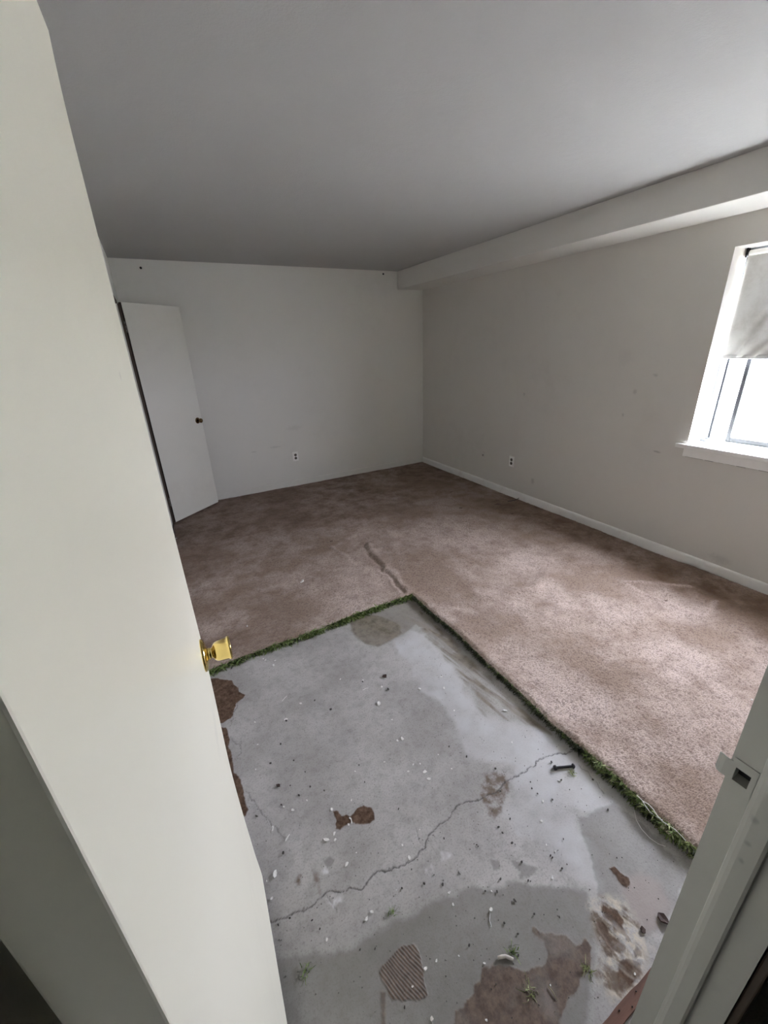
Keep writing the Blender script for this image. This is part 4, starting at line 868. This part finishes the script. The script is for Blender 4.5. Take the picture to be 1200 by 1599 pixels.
# paper roll
p, q = Vector((*ROLL[0], ZG + 0.004)), Vector((*ROLL[1], ZG + 0.004)); mid = (p + q) / 2 + Vector((0.003, 0.004, 0.001))
b = MB(); b.tube([p, p.lerp(mid, .5), mid, mid.lerp(q, .5), q], [0.004, 0.0045, 0.004, 0.0045, 0.0042], 10); tag(b.build('paper_roll', M_paper), 'grubby rolled paper scrap lying at the top of the big brown patch', 'scrap')
for (x, y), lab, s, m in zip(PEBBLES, ('white pebble with a thread trailing from it', 'white pebble beside the ribbed brown patch', 'grey pebble at the bottom between the brown patches'), (0.006, 0.0055, 0.006), (M_chip, M_chip, M_paper)):
    o = flake_mesh('pebble', int(x * 999), 8, m, 0.9, 0.4); place(o, x, y, ZG, random.uniform(0, 6), s); tag(o, lab, 'pebble')
b = MB(); b.tube([(*t_, ZG + 0.001) for t_ in THREAD], 0.0009, 6); tag(b.build('thread', M_thread), 'short white thread trailing from the white pebble', 'thread')
b = MB(); a_, c_ = STICK; b.tube([(*a_, ZG + 0.002), ((a_[0] + c_[0]) / 2 + .002, (a_[1] + c_[1]) / 2, ZG + 0.003), (*c_, ZG + 0.0015)], [0.0012, 0.0016, 0.001], 6)
tag(b.build('dry_stem', M_stick), 'thin dry stem lying on the big brown patch', 'stem')
for (x, y), lab, s in zip(DARK_FLAKES, ('dark curled scrap on the concrete nearest the far cut edge', 'two-tone chip of dark tile left of the fish-shaped brown blot', 'dark tile fragment beside the peeling brown patches', 'large dark brown tile fragment beside the white door frame'), (0.014, 0.009, 0.010, 0.016)):
    o = flake_mesh('tile_fragment', int(x * 777 + 3), 7, M_frag, 0.35, 0.4); place(o, x, y, ZG, random.uniform(0, 6), s); tag(o, lab, 'fragment')
S_LAB = ('thin white sliver near the lower left of the concrete', 'bent white sliver left of the fish-shaped brown blot', 'white sliver touching the fish-shaped brown blot', 'curved white sliver on the upper left concrete', 'straight white sliver on the upper middle concrete')
for i in range(5):
    a_, c_ = WHITE_STRIPS[2*i], WHITE_STRIPS[2*i+1]; mid = ((a_[0]+c_[0])/2 + 0.004, (a_[1]+c_[1])/2 + 0.003)
    b = MB()
    w_ = 0.005 if i < 3 else 0.0028
    b.bar((*a_, ZG + .001), (*mid, ZG + .002), w_, 0.001); b.bar((*mid, ZG + .002), (*c_, ZG + .001), w_ * .7, 0.001)
    tag(b.build('paint_sliver', M_chip), S_LAB[i], 'paint sliver')
# loose string and scrap of ribbed backing at the cut edge
b = MB(); b.tube([(*t_, ZG + 0.003 + 0.004 * math.sin(i)) for i, t_ in enumerate(WHITESTRING)], 0.0012, 6); tag(b.build('loose_string', M_thread), 'loose pale string looping on the concrete beside the green shag', 'string')
for k, lab in enumerate(('longer white yarn pulled loose along the cut carpet edge', 'shorter white yarn pulled loose along the cut carpet edge')):
    pts = []
    for i in range(9):
        y = 0.455 - 0.150 * i / 8 + 0.02 * k; pts.append((float(cut_x(y)) - 0.008 - 0.006 * k + 0.006 * math.sin(i * 1.3 + k), y, 0.017 + 0.004 * math.sin(i * 0.9 + k)))
    b = MB(); b.tube(pts if k == 0 else pts[:6], 0.0016, 6); tag(b.build('loose_yarn', M_thread), lab, 'yarn')
cx_, cy_ = CORRUG[0][0] - 0.012, CORRUG[0][1] - 0.010
b = MB(); vs = []; fs = []
for i in range(17):
    for j in range(2): vs.append((cx_ - 0.022 + 0.044 * j, cy_ - 0.022 + 0.036 * i / 16, 0.010 + 0.0022 * (i % 2) - 0.008 * (1 - j)))
for i in range(16): fs.append((2*i, 2*i+1, 2*i+3, 2*i+2))
b.add(vs, fs); o = b.build('backing_scrap', M_backing); so = o.modifiers.new('thickness', 'SOLIDIFY'); so.thickness = 0.001
tag(o, 'ribbed tan scrap of backing stuck in the green shag by the door frame', 'scrap')
# white bits on the carpet
WB = ('white crumpled bit lying on the beige carpet', 'tiny white speck on the carpet near the cut edge', 'tiny white speck on the carpet near the closet door', 'white bit on the carpet beside the strike jamb')
for (x, y), lab, s in zip(WHITEBITS, WB, (0.016, 0.007, 0.008, 0.007)):
    o = flake_mesh('white_bit', int(x * 555 + 9), 7, M_chip, 0.6, 1.0); place(o, x, y, 0.003, random.uniform(0, 6), s); tag(o, lab, 'scrap')
# reddish tack strip by the doorway
ts = tag(empty('tack_strip', (0.8, 0.172, ZF)), 'reddish wooden tack strip on the floor beside the door frame', 'tack strip')
b = MB(); n_ = 14; vs = []
for i in range(n_ + 1):
    x = 0.600 + 0.42 * i / n_; j = random.uniform(-.0015, .0015)
    vs += [(x, 0.158 + j, ZF), (x, 0.186 + j, ZF), (x, 0.185 + j, ZF + 0.008), (x, 0.159 + j, ZF + 0.008)]
fs = []
for i in range(n_):
    for k in range(4): fs.append((4*i + k, 4*i + (k+1) % 4, 4*i + 4 + (k+1) % 4, 4*i + 4 + k))
fs += [(0, 1, 2, 3), (4*n_ + 3, 4*n_ + 2, 4*n_ + 1, 4*n_)]
b.add(vs, fs); b.build('lath', M_redwood, ts)
for i in range(12):
    b = MB(); x = 0.615 + 0.035 * i; y = 0.166 + 0.012 * (i % 2); b.lathe([(0.0018, 0.007), (0.0016, 0.011), (0.0, 0.0125)], (x, y, ZF), (0, 0, 1), 6); b.build('tack', M_black, ts)
